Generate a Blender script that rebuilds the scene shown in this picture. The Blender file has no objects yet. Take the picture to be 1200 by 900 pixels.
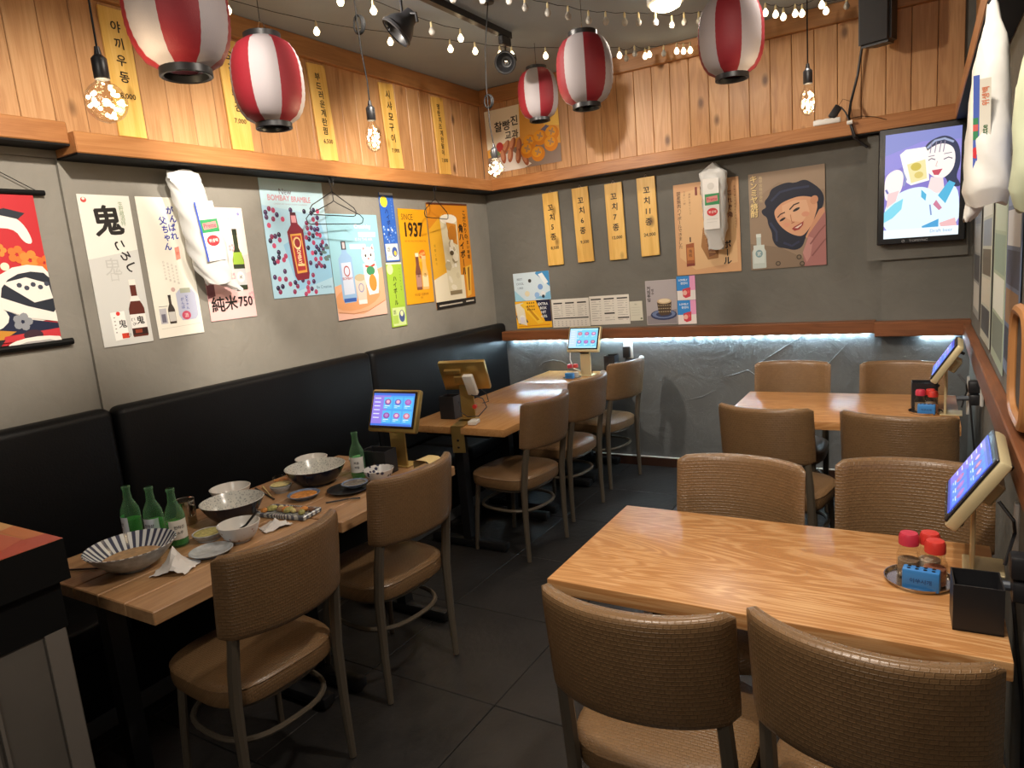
import bpy, bmesh, math, random
from mathutils import Vector, Matrix, Euler
R = math.radians; PI = math.pi
rnd = random.Random(7)
SC = bpy.context.scene
COL = SC.collection

# ------------------------------------------------------------------ camera, world, lights, exposure
XL, XR, D, ZC = -3.088, 0.235, 4.887, 2.985      # left wall, right wall, back wall, ceiling
cam = bpy.data.objects.new('camera', bpy.data.cameras.new('camera'))
COL.objects.link(cam)
cam.data.sensor_fit = 'HORIZONTAL'; cam.data.sensor_width = 36.0
cam.data.lens = 802.0 / 1200.0 * 36.0
cam.data.clip_start = 0.02
ax = Vector((0.85745622, 0.50763185, -0.08413524))      # image right, down and forward in the room
ay = Vector((0.01475056, -0.18769234, -0.98211710))
az = Vector((-0.51434546, 0.84088137, -0.16842582))
cam.matrix_world = Matrix(((ax.x, -ay.x, -az.x, 0.0), (ax.y, -ay.y, -az.y, 0.0), (ax.z, -ay.z, -az.z, 1.6), (0, 0, 0, 1)))
SC.camera = cam

w = bpy.data.worlds.new('world'); SC.world = w; w.use_nodes = True
w.node_tree.nodes['Background'].inputs[0].default_value = (1.0, 0.86, 0.72, 1)
w.node_tree.nodes['Background'].inputs[1].default_value = 0.10
SC.view_settings.view_transform = 'Standard'; SC.view_settings.look = 'None'
SC.view_settings.gamma = 1.0; SC.view_settings.use_curve_mapping = False
SC.view_settings.exposure = 0.0

def lamp(name, kind, loc, power, col=(1, .8, .6), size=.1, target=None, spot=60, blend=.5, sizey=None):
    l = bpy.data.lights.new(name, kind); l.energy = power; l.color = col
    if kind == 'AREA':
        l.size = size
        if sizey: l.shape = 'RECTANGLE'; l.size_y = sizey
    else: l.shadow_soft_size = size
    if kind == 'SPOT': l.spot_size = R(spot); l.spot_blend = blend
    o = bpy.data.objects.new(name, l); COL.objects.link(o); o.location = loc
    if target is not None:
        o.rotation_euler = (Vector(target) - Vector(loc)).to_track_quat('-Z', 'Y').to_euler()
    return o
WARM = (1.0, .80, .58); NEUT = (1.0, .90, .78)
lamp('ceiling_lamp_light', 'SPOT', (-1.245, 3.99, 2.90), 36, NEUT, .06, (-1.245, 3.99, 0), 166, .3)
lamp('downlight_light', 'SPOT', (-.55, .75, 2.90), 130, NEUT, .06, (-.25, 2.0, .7), 66, .6)
lamp('downlight_light', 'SPOT', (-.45, 3.10, 2.90), 70, NEUT, .06, (-.35, 3.6, .7), 80, .7)
for ty_, wy_, pw_ in ((1.15, 1.75, 215), (1.95, 2.75, 260), (2.60, 4.10, 285)):
    lamp('wall_fill_light', 'SPOT', (-1.30, ty_, 2.90), pw_, NEUT, .05, (XL, wy_, 1.86), 54, .75)  # added spots out of view, brighten the left wall, not on the track
lamp('wall_fill_light', 'SPOT', (-2.55, 2.1, 2.90), 200, NEUT, .06, (-1.0, D, 1.75), 70, .8)  # added spot off the track, brightens the back wall
lamp('downlight_light', 'SPOT', (-.20, 1.75, 2.92), 95, NEUT, .07, (-.55, 1.8, 0), 150, .5)
lamp('front_room_fill', 'AREA', (-.5, -.9, 2.85), 26, NEUT, .9, (-1.2, 2.2, 1.5))  # added fill behind the camera, stands in for the unseen rest of the room

# ------------------------------------------------------------------ helpers
def lin(h):
    if not isinstance(h, str): return tuple(h) + ((1.0,) if len(h) == 3 else ())
    h = h.lstrip('#'); h = h if len(h) == 6 else ''.join(ch * 2 for ch in h); v = [int(h[i:i + 2], 16) / 255 for i in (0, 2, 4)]
    return tuple((x / 12.92 if x <= .04045 else ((x + .055) / 1.055) ** 2.4) for x in v) + (1.0,)

class G:
    """collects geometry for ONE mesh object"""
    def __init__(s): s.v = []; s.f = []; s.c = []; s.uv = None
    def add(s, vs, fs, col=None, M=None):
        b = len(s.v)
        if M is not None: vs = [M @ Vector(p) for p in vs]
        s.v += [tuple(p) for p in vs]
        s.f += [tuple(i + b for i in f) for f in fs]
        s.c += [col] * len(fs)
        return s
    def box(s, c, sz, rot=None, col=None):
        x, y, z = sz[0] / 2, sz[1] / 2, sz[2] / 2
        vs = [(-x, -y, -z), (x, -y, -z), (x, y, -z), (-x, y, -z), (-x, -y, z), (x, -y, z), (x, y, z), (-x, y, z)]
        fs = [(3, 2, 1, 0), (4, 5, 6, 7), (0, 1, 5, 4), (1, 2, 6, 5), (2, 3, 7, 6), (3, 0, 4, 7)]
        M = Matrix.Translation(c)
        if rot is not None: M = M @ Euler(rot).to_matrix().to_4x4()
        return s.add(vs, fs, col, M)
    def rbox(s, c, sz, r=.01, seg=2, rot=None, col=None):
        bm = bmesh.new(); bmesh.ops.create_cube(bm, size=1)
        bmesh.ops.scale(bm, vec=sz, verts=bm.verts)
        bmesh.ops.bevel(bm, geom=list(bm.edges), offset=min(r, min(sz) * .49), segments=seg, affect='EDGES', profile=.5)
        M = Matrix.Translation(c)
        if rot is not None: M = M @ Euler(rot).to_matrix().to_4x4()
        bm.verts.index_update()
        s.add([v.co.copy() for v in bm.verts], [tuple(v.index for v in f.verts) for f in bm.faces], col, M)
        bm.free(); return s
    def tube(s, pts, r, n=8, closed=False, col=None, caps=True):
        P = [Vector(p) for p in pts]; m = len(P)
        rr = r if isinstance(r, (list, tuple)) else [r] * m
        prev = None; rings = []
        for i in range(m):
            if closed: t = P[(i + 1) % m] - P[i - 1]
            else: t = P[min(i + 1, m - 1)] - P[max(i - 1, 0)]
            t.normalize()
            if prev is None:
                a = Vector((0, 0, 1)) if abs(t.z) < .9 else Vector((1, 0, 0))
                u = t.cross(a).normalized()
            else: u = (prev - t * prev.dot(t)).normalized()
            prev = u; q = t.cross(u)
            rings.append([P[i] + (u * math.cos(2 * PI * k / n) + q * math.sin(2 * PI * k / n)) * rr[i] for k in range(n)])
        vs = [p for ring in rings for p in ring]; fs = []
        for i in range(m if closed else m - 1):
            a, b = i * n, ((i + 1) % m) * n
            for k in range(n): fs.append((a + k, a + (k + 1) % n, b + (k + 1) % n, b + k))
        if not closed and caps:
            fs.append(tuple(range(n - 1, -1, -1))); fs.append(tuple(range((m - 1) * n, m * n)))
        return s.add(vs, fs, col)
    def lathe(s, prof, n=20, c=(0, 0, 0), M=None, a0=0, a1=2 * PI, col=None):
        full = abs(a1 - a0 - 2 * PI) < 1e-6; k = n if full else n + 1
        vs = []; fs = []
        for (r, z) in prof:
            for j in range(k):
                a = a0 + (a1 - a0) * j / n
                vs.append((c[0] + r * math.cos(a), c[1] + r * math.sin(a), c[2] + z))
        for i in range(len(prof) - 1):
            for j in range(n):
                j2 = (j + 1) % k
                fs.append((i * k + j, i * k + j2, (i + 1) * k + j2, (i + 1) * k + j))
        return s.add(vs, fs, col, M)
    def ball(s, c, r, n=10, sc=(1, 1, 1), col=None):
        m = max(5, n // 2 + 1)
        prof = [(max(1e-4, r * math.sin(PI * i / m)), -r * math.cos(PI * i / m)) for i in range(m + 1)]
        M = Matrix.Translation(c) @ Matrix.Diagonal((sc[0], sc[1], sc[2], 1))
        return s.lathe(prof, n, M=M, col=col)
    def mesh(s, name, mat, smooth=True, angle=35):
        me = bpy.data.meshes.new(name)
        me.from_pydata(s.v, [], s.f); 
        if any(c is not None for c in s.c):
            a = me.color_attributes.new('Col', 'FLOAT_COLOR', 'CORNER'); d = []
            for f, c in zip(s.f, s.c): d += list(lin(c) if c is not None else (.8, .8, .8, 1)) * len(f)
            a.data.foreach_set('color', d)
        if s.uv:
            l = me.uv_layers.new(name='UVMap'); d = []
            for f in s.f:
                for i in f: d += list(s.uv[i])
            l.data.foreach_set('uv', d)
        if mat: me.materials.append(mat)
        if smooth:
            me.shade_smooth()
            me.set_sharp_from_angle(angle=R(angle))
        me.update(); return me
    def obj(s, name, mat, parent=None, loc=(0, 0, 0), rot=(0, 0, 0), smooth=True, angle=35):
        return link(name, s.mesh(name, mat, smooth, angle), parent, loc, rot)

def link(name, me, parent=None, loc=(0, 0, 0), rot=(0, 0, 0)):
    o = bpy.data.objects.new(name, me); COL.objects.link(o)
    if parent is not None: o.parent = parent
    o.location = loc; o.rotation_euler = rot; return o
def tag(o, label, cat, group=None):
    o['label'] = label; o['category'] = cat
    if group: o['group'] = group
    return o
def thing(name, label, cat, loc=(0, 0, 0), rz=0, group=None):
    o = link(name, None, None, loc, (0, 0, rz)); o.empty_display_size = .05
    return tag(o, label, cat, group)
def struct(o): o['kind'] = 'structure'; return o
def dup(root, loc, rz, label, group=None):
    r = root.copy(); COL.objects.link(r); r.location = loc; r.rotation_euler = (0, 0, rz); r['label'] = label
    if group: r['group'] = group
    for ch in list(root.children):
        c = ch.copy(); COL.objects.link(c); c.parent = r
        for g in list(ch.children):
            d = g.copy(); COL.objects.link(d); d.parent = c
    return r

# ------------------------------------------------------------------ materials
MATS = {}
def newmat(name):
    m = bpy.data.materials.new(name); m.use_nodes = True; nt = m.node_tree
    return m, nt, nt.nodes['Principled BSDF']
def N(nt, t, **kw):
    n = nt.nodes.new(t)
    for k, v in kw.items():
        if k in n.inputs: n.inputs[k].default_value = v
        else: setattr(n, k, v)
    return n
def ramp(nt, stops):
    r = nt.nodes.new('ShaderNodeValToRGB'); e = r.color_ramp.elements
    while len(e) < len(stops): e.new(.5)
    for i, (p, c) in enumerate(stops): e[i].position = p; e[i].color = lin(c)
    return r
def plain(name, col, rough=.5, metal=0, noise=0, nscale=20, bump=0, bscale=200, coat=0, trans=0, spec=.5):
    m, nt, b = newmat(name); L = nt.links
    b.inputs['Base Color'].default_value = lin(col); b.inputs['Roughness'].default_value = rough
    b.inputs['Metallic'].default_value = metal; b.inputs['Coat Weight'].default_value = coat
    if trans: b.inputs['Transmission Weight'].default_value = trans
    b.inputs['Specular IOR Level'].default_value = spec
    tc = N(nt, 'ShaderNodeTexCoord')
    if noise:
        n = N(nt, 'ShaderNodeTexNoise', Scale=nscale, Detail=5.0); L.new(tc.outputs['Object'], n.inputs['Vector'])
        c = lin(col); lo = tuple(x * (1 - noise) for x in c[:3]); hi = tuple(min(1, x * (1 + noise)) for x in c[:3])
        r = ramp(nt, [(.3, lo), (.7, hi)]); L.new(n.outputs['Fac'], r.inputs[0]); L.new(r.outputs[0], b.inputs['Base Color'])
    if bump:
        n = N(nt, 'ShaderNodeTexNoise', Scale=bscale, Detail=3.0); L.new(tc.outputs['Object'], n.inputs['Vector'])
        bp = N(nt, 'ShaderNodeBump', Strength=bump, Distance=.01); L.new(n.outputs['Fac'], bp.inputs['Height']); L.new(bp.outputs[0], b.inputs['Normal'])
    return m
def emit(name, col, s):
    m, nt, b = newmat(name)
    b.inputs['Base Color'].default_value = lin(col); b.inputs['Emission Color'].default_value = lin(col); b.inputs['Emission Strength'].default_value = s
    return m
def colmat(name, rough=.6, emission=0, coat=0):
    m, nt, b = newmat(name)
    a = N(nt, 'ShaderNodeVertexColor', layer_name='Col')
    nt.links.new(a.outputs[0], b.inputs['Base Color'])
    b.inputs['Roughness'].default_value = rough; b.inputs['Coat Weight'].default_value = coat
    if emission:
        nt.links.new(a.outputs[0], b.inputs['Emission Color']); b.inputs['Emission Strength'].default_value = emission
        b.inputs['Base Color'].default_value = (.02, .02, .02, 1); nt.links.remove(b.inputs['Base Color'].links[0])
    return m
def wood(name, c0, c1, c2, axis=2, scale=1.0, rough=.45, rings=9, knots=True, coat=0, dist=3.5, perobj=True, cath=False):
    """grain runs along the given object axis"""
    m, nt, b = newmat(name); L = nt.links
    tc = N(nt, 'ShaderNodeTexCoord'); oi = N(nt, 'ShaderNodeObjectInfo')
    mul = N(nt, 'ShaderNodeVectorMath', operation='SCALE'); mul.inputs['Scale'].default_value = 13.0 if perobj else 0
    comb = N(nt, 'ShaderNodeCombineXYZ')
    for i in range(3): L.new(oi.outputs['Random'], comb.inputs[i])
    L.new(comb.outputs[0], mul.inputs[0])
    add = N(nt, 'ShaderNodeVectorMath', operation='ADD'); L.new(tc.outputs['Object'], add.inputs[0]); L.new(mul.outputs[0], add.inputs[1])
    mp = N(nt, 'ShaderNodeMapping'); s = [scale * 1.0] * 3; s[axis] = scale * (.17 if cath else .09)
    mp.inputs['Scale'].default_value = s; L.new(add.outputs[0], mp.inputs['Vector'])
    # broad figure
    n1 = N(nt, 'ShaderNodeTexNoise', Scale=rings * 1.0, Detail=3.0, Distortion=dist * .25); L.new(mp.outputs[0], n1.inputs['Vector'])
    sine = N(nt, 'ShaderNodeMath', operation='MULTIPLY'); sine.inputs[1].default_value = 58.0 if cath else 26.0; L.new(n1.outputs['Fac'], sine.inputs[0])
    sn = N(nt, 'ShaderNodeMath', operation='SINE'); L.new(sine.outputs[0], sn.inputs[0])
    # fine fibres
    mp2 = N(nt, 'ShaderNodeMapping'); s2 = [scale * 60.0] * 3; s2[axis] = scale * 1.2; mp2.inputs['Scale'].default_value = s2; L.new(add.outputs[0], mp2.inputs['Vector'])
    n2 = N(nt, 'ShaderNodeTexNoise', Scale=3.0, Detail=4.0); L.new(mp2.outputs[0], n2.inputs['Vector'])
    k1 = N(nt, 'ShaderNodeMath', operation='MULTIPLY_ADD'); L.new(sn.outputs[0], k1.inputs[0]); k1.inputs[1].default_value = .17 if cath else .12; k1.inputs[2].default_value = .5
    k2 = N(nt, 'ShaderNodeMath', operation='MULTIPLY_ADD'); L.new(n2.outputs['Fac'], k2.inputs[0]); k2.inputs[1].default_value = .55; L.new(k1.outputs[0], k2.inputs[2])
    k3 = N(nt, 'ShaderNodeMath', operation='MULTIPLY_ADD'); L.new(oi.outputs['Random'], k3.inputs[0]); k3.inputs[1].default_value = .22 if perobj else 0; L.new(k2.outputs[0], k3.inputs[2])
    sub = N(nt, 'ShaderNodeMath', operation='SUBTRACT'); L.new(k3.outputs[0], sub.inputs[0]); sub.inputs[1].default_value = .38 if perobj else .27
    r = ramp(nt, [(.12, c0), (.5, c1), (.88, c2)]); L.new(sub.outputs[0], r.inputs[0])
    out = r.outputs[0]
    if knots:
        mp3 = N(nt, 'ShaderNodeMapping'); s3 = [6.0] * 3; s3[axis] = 3.2; mp3.inputs['Scale'].default_value = s3; L.new(add.outputs[0], mp3.inputs['Vector'])
        vo = N(nt, 'ShaderNodeTexVoronoi', Scale=1.0); L.new(mp3.outputs[0], vo.inputs['Vector'])
        kr = ramp(nt, [(.05, (1, 1, 1)), (.16, (0, 0, 0))]); L.new(vo.outputs['Distance'], kr.inputs[0])
        mx = N(nt, 'ShaderNodeMix', data_type='RGBA'); L.new(kr.outputs[0], mx.inputs['Factor']); L.new(out, mx.inputs['A'])
        mx.inputs['B'].default_value = tuple(x * .45 for x in lin(c0)[:3]) + (1,); out = mx.outputs['Result']
    L.new(out, b.inputs['Base Color']); b.inputs['Roughness'].default_value = rough; b.inputs['Coat Weight'].default_value = coat
    bp = N(nt, 'ShaderNodeBump', Strength=.12, Distance=.004); L.new(n2.outputs['Fac'], bp.inputs['Height']); L.new(bp.outputs[0], b.inputs['Normal'])
    return m
def plaster(name, c0, c1, bump=.25, rough=.75, strokes=False):
    m, nt, b = newmat(name); L = nt.links; tc = N(nt, 'ShaderNodeTexCoord')
    n = N(nt, 'ShaderNodeTexNoise', Scale=1.7, Detail=7.0, Roughness=.62, Distortion=.6); L.new(tc.outputs['Object'], n.inputs['Vector'])
    r = ramp(nt, [(.32, c0), (.68, c1)]); L.new(n.outputs['Fac'], r.inputs[0]); L.new(r.outputs[0], b.inputs['Base Color'])
    b.inputs['Roughness'].default_value = rough
    n2 = N(nt, 'ShaderNodeTexNoise', Scale=5.0 if strokes else 11.0, Detail=6.0, Distortion=2.2 if strokes else .8); L.new(tc.outputs['Object'], n2.inputs['Vector'])
    h = n2.outputs['Fac']
    if strokes:
        v = N(nt, 'ShaderNodeTexVoronoi', feature='DISTANCE_TO_EDGE', Scale=2.3); 
        mp = N(nt, 'ShaderNodeMapping'); mp.inputs['Rotation'].default_value = (.3, .7, .2); L.new(n2.outputs['Color'], mp.inputs['Location']); L.new(tc.outputs['Object'], mp.inputs['Vector']); L.new(mp.outputs[0], v.inputs['Vector'])
        rr = ramp(nt, [(.0, (1, 1, 1)), (.02, (0, 0, 0))]); L.new(v.outputs['Distance'], rr.inputs[0])
        ad = N(nt, 'ShaderNodeMath', operation='MULTIPLY_ADD'); L.new(rr.outputs[0], ad.inputs[0]); ad.inputs[1].default_value = .35; L.new(n2.outputs['Fac'], ad.inputs[2]); h = ad.outputs[0]
    bp = N(nt, 'ShaderNodeBump', Strength=bump, Distance=.02); L.new(h, bp.inputs['Height']); L.new(bp.outputs[0], b.inputs['Normal'])
    return m
def weave(name, c0, c1, rough=.38):
    m, nt, b = newmat(name); L = nt.links; uv = N(nt, 'ShaderNodeUVMap')
    br = N(nt, 'ShaderNodeTexBrick'); br.inputs['Scale'].default_value = 1.0; br.inputs['Brick Width'].default_value = .0155; br.inputs['Row Height'].default_value = .0100
    br.inputs['Mortar Size'].default_value = .0016; br.inputs['Mortar Smooth'].default_value = .8
    br.inputs['Color1'].default_value = lin(c0); br.inputs['Color2'].default_value = lin(c1); br.inputs['Mortar'].default_value = tuple(x * .84 for x in lin(c0)[:3]) + (1,)
    L.new(uv.outputs[0], br.inputs['Vector']); L.new(br.outputs['Color'], b.inputs['Base Color'])
    bp = N(nt, 'ShaderNodeBump', Strength=.55, Distance=.0016, invert=True); L.new(br.outputs['Fac'], bp.inputs['Height']); L.new(bp.outputs[0], b.inputs['Normal'])
    b.inputs['Roughness'].default_value = rough
    return m
def thin(name, col, gloss=.08, op=.15, rough=.05, clear=False):
    """thin clear or translucent skin (glass, plastic film)"""
    m, nt, b = newmat(name); L = nt.links
    nt.nodes.remove(b); out = nt.nodes['Material Output']
    t = N(nt, 'ShaderNodeBsdfTransparent'); t.inputs[0].default_value = lin(col)
    if clear:
        d = N(nt, 'ShaderNodeBsdfGlossy'); d.inputs['Roughness'].default_value = rough
    else:
        d = N(nt, 'ShaderNodeBsdfPrincipled'); d.inputs['Base Color'].default_value = lin(col); d.inputs['Roughness'].default_value = rough
    fr = N(nt, 'ShaderNodeLayerWeight'); fr.inputs[0].default_value = .25
    k = N(nt, 'ShaderNodeMath', operation='MULTIPLY_ADD'); L.new(fr.outputs['Facing'], k.inputs[0]); k.inputs[1].default_value = .45; k.inputs[2].default_value = op; k.use_clamp = True
    mx = N(nt, 'ShaderNodeMixShader'); L.new(k.outputs[0], mx.inputs[0]); L.new(t.outputs[0], mx.inputs[1]); L.new(d.outputs[0], mx.inputs[2]); L.new(mx.outputs[0], out.inputs[0])
    return m

M_wall = plaster('grey_plaster', (.215, .200, .170), (.270, .252, .215))
M_wallb = plaster('dark_grey_plaster', (.125, .120, .104), (.165, .158, .138))
M_walll = plaster('troweled_plaster', (.10, .105, .105), (.15, .155, .155), bump=.28, rough=.55, strokes=True)
M_ceil = plaster('ceiling_paint', (.26, .32, .39), (.29, .35, .42), bump=.05)
M_board = wood('pine_board', (.33, .150, .058), (.48, .250, .105), (.60, .35, .165), axis=2, scale=1.6)
M_ledge = wood('ledge_wood', (.27, .095, .025), (.40, .165, .05), (.48, .22, .075), axis=0, scale=1.6, knots=False)
M_crown = wood('crown_wood', (.27, .12, .04), (.38, .175, .06), (.45, .22, .08), axis=0, scale=1.6, knots=False)
M_shelf = wood('shelf_wood', (.12, .042, .015), (.19, .065, .022), (.25, .09, .032), axis=0, scale=1.6)
M_black = plain('black_paint', (.004, .004, .004), .6, spec=.2)
M_tile = plain('slate_tile', (.021, .019, .018), .45, noise=.25, nscale=6, bump=.25, bscale=28)
M_grout = plain('grout', (.016, .015, .015), .85)
M_sign = wood('sign_wood', (.58, .30, .055), (.74, .44, .10), (.86, .57, .18), axis=2, scale=2.0, rings=5, knots=True)
M_tabR = wood('ash_laminate', (.34, .145, .046), (.47, .225, .080), (.66, .40, .19), axis=0, scale=1.5, rough=.3, rings=3.6, knots=False, cath=True, dist=9)
M_tabT = wood('butcher_block', (.38, .17, .055), (.50, .25, .09), (.58, .32, .13), axis=1, scale=2.2, rough=.25, knots=False)
M_tabA = wood('oak_plank', (.28, .145, .065), (.39, .215, .10), (.50, .30, .15), axis=1, scale=1.6, rough=.4, knots=False)
M_iron = plain('black_iron', (.008, .008, .009), .45)
M_leather = weave('woven_brown_leather', (.205, .116, .052), (.175, .098, .044), .32)
M_seat = plain('brown_vinyl', (.14, .078, .04), .36, noise=.15, nscale=9, bump=.15, bscale=160)
M_frame = plain('bronze_paint', (.125, .100, .072), .36, metal=.25)
M_bench = plain('black_leather', (.004, .004, .0045), .45, spec=.22, bump=.12, bscale=120)
M_print = colmat('print', .55)
M_gloss = colmat('glossy_print', .3)
M_screen = colmat('screen', .3, 1.25)
M_tv = colmat('tv_screen', .3, 1.15)
M_gold = plain('gold_metal', (.52, .36, .12), .35, metal=.75)
M_cream = plain('cream_metal', (.62, .52, .30), .4, metal=.25)
M_bezel = plain('black_bezel', (.01, .01, .012), .25)
M_plastic = plain('black_plastic', (.014, .014, .016), .4)
M_white = plain('white_plastic', (.75, .74, .70), .45)
M_red = plain('red_plastic', (.55, .035, .025), .4)
M_blue = plain('blue_plastic', (.035, .20, .52), .4)
M_steel = plain('steel', (.55, .52, .48), .22, metal=1)
M_porc = plain('porcelain', (.66, .64, .60), .2)
M_navy = plain('navy_glaze', (.010, .013, .028), .2)
M_greyp = plain('grey_glaze', (.40, .43, .45), .3, noise=.3, nscale=40)
M_bluep = plain('blue_glaze', (.17, .22, .32), .25, noise=.4, nscale=50)
M_paper = plain('tissue', (.72, .70, .68), .8, bump=.3, bscale=40)
M_note = plain('note_paper', (.62, .48, .22), .7)
M_glass = thin('clear_glass', (1, .98, .93), op=.03, clear=True, rough=.02)
M_green = thin('green_glass', (.42, .74, .46), op=.07)
M_film = thin('plastic_film', (.86, .86, .84), op=.62, rough=.3)
M_lred = plain('red_lantern_cloth', (.23, .009, .018), .6, bump=.1, bscale=300)
M_lwht = plain('white_lantern_cloth', (.36, .325, .34), .6, bump=.1, bscale=300)
M_bead = emit('bulb_glow', (1, .86, .58), 9)
M_fest = emit('festoon_glow', (1, .80, .48), 5.5)
M_frost = plain('frosted_bulb', (.36, .34, .31), .3)
M_led = emit('cool_led', (.60, .85, 1.0), 340)
M_ledw = emit('warm_led', (1, .80, .50), 14)
M_lampglow = emit('lamp_glow', (1, .82, .52), 12)
M_cab = plain('cabinet_panel', (.105, .092, .078), .6, noise=.12, nscale=5)

# ------------------------------------------------------------------ flat print
TXT = {}
def glyphs(s, bold=0):
    k = (s, bold)
    if k not in TXT:
        c = bpy.data.curves.new('t', 'FONT'); c.body = s; c.resolution_u = 2; c.offset = bold; c.fill_mode = 'FRONT'
        o = bpy.data.objects.new('t', c); me = o.to_mesh()
        vs = [v.co.copy() for v in me.vertices]; fs = [tuple(p.vertices) for p in me.polygons]
        o.to_mesh_clear(); bpy.data.objects.remove(o); bpy.data.curves.remove(c)
        xs = [v.x for v in vs] or [0]; ys = [v.y for v in vs] or [0]
        TXT[k] = (vs, fs, min(xs), max(xs), min(ys), max(ys))
    return TXT[k]
class Art:
    """2D drawing on a sheet of w x h metres; coordinates 0..1 from the top left; sheet faces local -y"""
    def __init__(s, w, h, base=.002, step=.0003): s.w = w; s.h = h; s.p = []; s.base = base; s.step = step
    def _put(s, pts2, fs, col):
        pts2 = [(min(max(p[0], 0), s.w), min(max(p[1], 0), s.h)) + tuple(p[2:]) for p in pts2]      # ink stays on the sheet
        xs = [p[0] for p in pts2]; ys = [p[1] for p in pts2]
        if not xs or max(xs) - min(xs) < 1e-6 or max(ys) - min(ys) < 1e-6: return s
        bb = (min(xs), max(xs), min(ys), max(ys)); l = 0
        for q in s.p:
            b = q[0]
            if b[0] < bb[1] and bb[0] < b[1] and b[2] < bb[3] and bb[2] < b[3]: l = max(l, q[1] + 1)
        s.p.append((bb, l, pts2, fs, col)); return s
    def poly(s, pts, col):
        q = [(x * s.w, y * s.h) for x, y in pts]
        a = sum(q[i - 1][0] * q[i][1] - q[i][0] * q[i - 1][1] for i in range(len(q)))
        if a > 0: q.reverse()
        return s._put(q, [tuple(range(len(q)))], col)
    def blob(s, pts, col):
        for _ in range(2): pts = [q for i in range(len(pts)) for q in ((pts[i - 1][0] * .25 + pts[i][0] * .75, pts[i - 1][1] * .25 + pts[i][1] * .75), (pts[i][0] * .75 + pts[(i + 1) % len(pts)][0] * .25, pts[i][1] * .75 + pts[(i + 1) % len(pts)][1] * .25))]
        return s.poly(pts, col)
    def rect(s, x0, y0, x1, y1, col): return s.poly([(x0, y0), (x1, y0), (x1, y1), (x0, y1)], col)
    def ell(s, cx, cy, rx, ry=None, col='#000', rot=0, n=16):
        """radii as a fraction of the width"""
        ry = rx if ry is None else ry; a = R(rot)
        pts = []
        for i in range(n):
            t = 2 * PI * i / n; u = rx * math.cos(t); v = ry * math.sin(t)
            pts.append((cx + u * math.cos(a) - v * math.sin(a), cy + (u * math.sin(a) + v * math.cos(a)) * s.w / s.h))
        return s.poly(pts, col)
    def line(s, pts, wd, col):
        P = [Vector((x * s.w, y * s.h)) for x, y in pts]; W = wd * s.w / 2
        Lf = []; Rt = []
        for i, p in enumerate(P):
            t = (P[min(i + 1, len(P) - 1)] - P[max(i - 1, 0)])
            if t.length == 0: t = Vector((1, 0))
            t.normalize(); nn = Vector((-t.y, t.x)) * W
            Lf.append(p + nn); Rt.append(p - nn)
        v = [tuple(q) for q in Lf + Rt]; n = len(P)
        return s._put(v, [(i, i + 1, n + i + 1, n + i) for i in range(n - 1)], col)
    def text(s, t, x, y, size, col, bold=0, sx=1, rot=0):
        """centred on x, y; size = em as a fraction of the width"""
        vs, fs, x0, x1, y0, y1 = glyphs(t, 0); k = size * s.w; cx, cy = (x0 + x1) / 2, (y0 + y1) / 2; a = R(rot)
        pts = []; F = []
        sh = [(0, 0)] if not bold else [(-bold, 0), (bold, 0), (0, bold), (0, -bold), (bold * .7, bold * .7), (-bold * .7, -bold * .7)]
        for kk, (dx, dy) in enumerate(sh):
            b = len(pts)
            for v in vs:
                u = (v.x + dx - cx) * k * sx; q = -(v.y + dy - cy) * k
                pts.append((x * s.w + u * math.cos(a) - q * math.sin(a), y * s.h + u * math.sin(a) + q * math.cos(a), kk * .00004))
            F += [tuple(i + b for i in f) for f in fs]
        return s._put(pts, F, col)
    def vtext(s, t, x, y, size, col, bold=0, pitch=1.05, jitter=0):
        for i, ch in enumerate(t):
            if ch == ' ': continue
            yy = y + i * size * pitch * s.w / s.h
            if ch == 'ー': s.line([(x, yy - size * .4 * s.w / s.h), (x, yy + size * .4 * s.w / s.h)], size * .12, col)
            else: s.text(ch, x + (rnd.uniform(-.03, .03) if jitter else 0), yy, size, col, bold, rot=rnd.uniform(-6, 6) if jitter else 0)
        return s
    def bottle(s, cx, y0, y1, wd, body, neck=None, label=None, cap=None, nk=.38):
        """bottle shape between y0 (top) and y1 (foot)"""
        H = y1 - y0; h = wd / 2; n = h * nk; neck = neck or body
        s.poly([(cx - n, y0), (cx + n, y0), (cx + n, y0 + H * .30), (cx + h * .8, y0 + H * .42), (cx + h, y0 + H * .5), (cx + h, y1 - H * .02), (cx + h * .9, y1), (cx - h * .9, y1), (cx - h, y1 - H * .02), (cx - h, y0 + H * .5), (cx - h * .8, y0 + H * .42), (cx - n, y0 + H * .30)], body)
        if cap: s.rect(cx - n * 1.1, y0 - H * .02, cx + n * 1.1, y0 + H * .08, cap)
        if label: s.rect(cx - h * .92, y0 + H * .58, cx + h * .92, y1 - H * .08, label)
        return s
    def geo(s):
        g = G()
        for bb, l, pts, fs, col in s.p:
            y = -(s.base + s.step * (l + 1))
            g.add([(p[0] - s.w / 2, y - (p[2] if len(p) > 2 else 0), s.h / 2 - p[1]) for p in pts], fs, col)
        return g
def sheet_geo(w, h, t=.002, r=0):
    g = G(); g.box((0, -t / 2, 0), (w, t, h)); return g
RZ = {'L': PI / 2, 'B': 0, 'R': -PI / 2}
def wall_at(side, u, z, off=.002):
    return (XL + off, u, z) if side == 'L' else (u, D - off, z) if side == 'B' else (XR - off, u, z)
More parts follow.
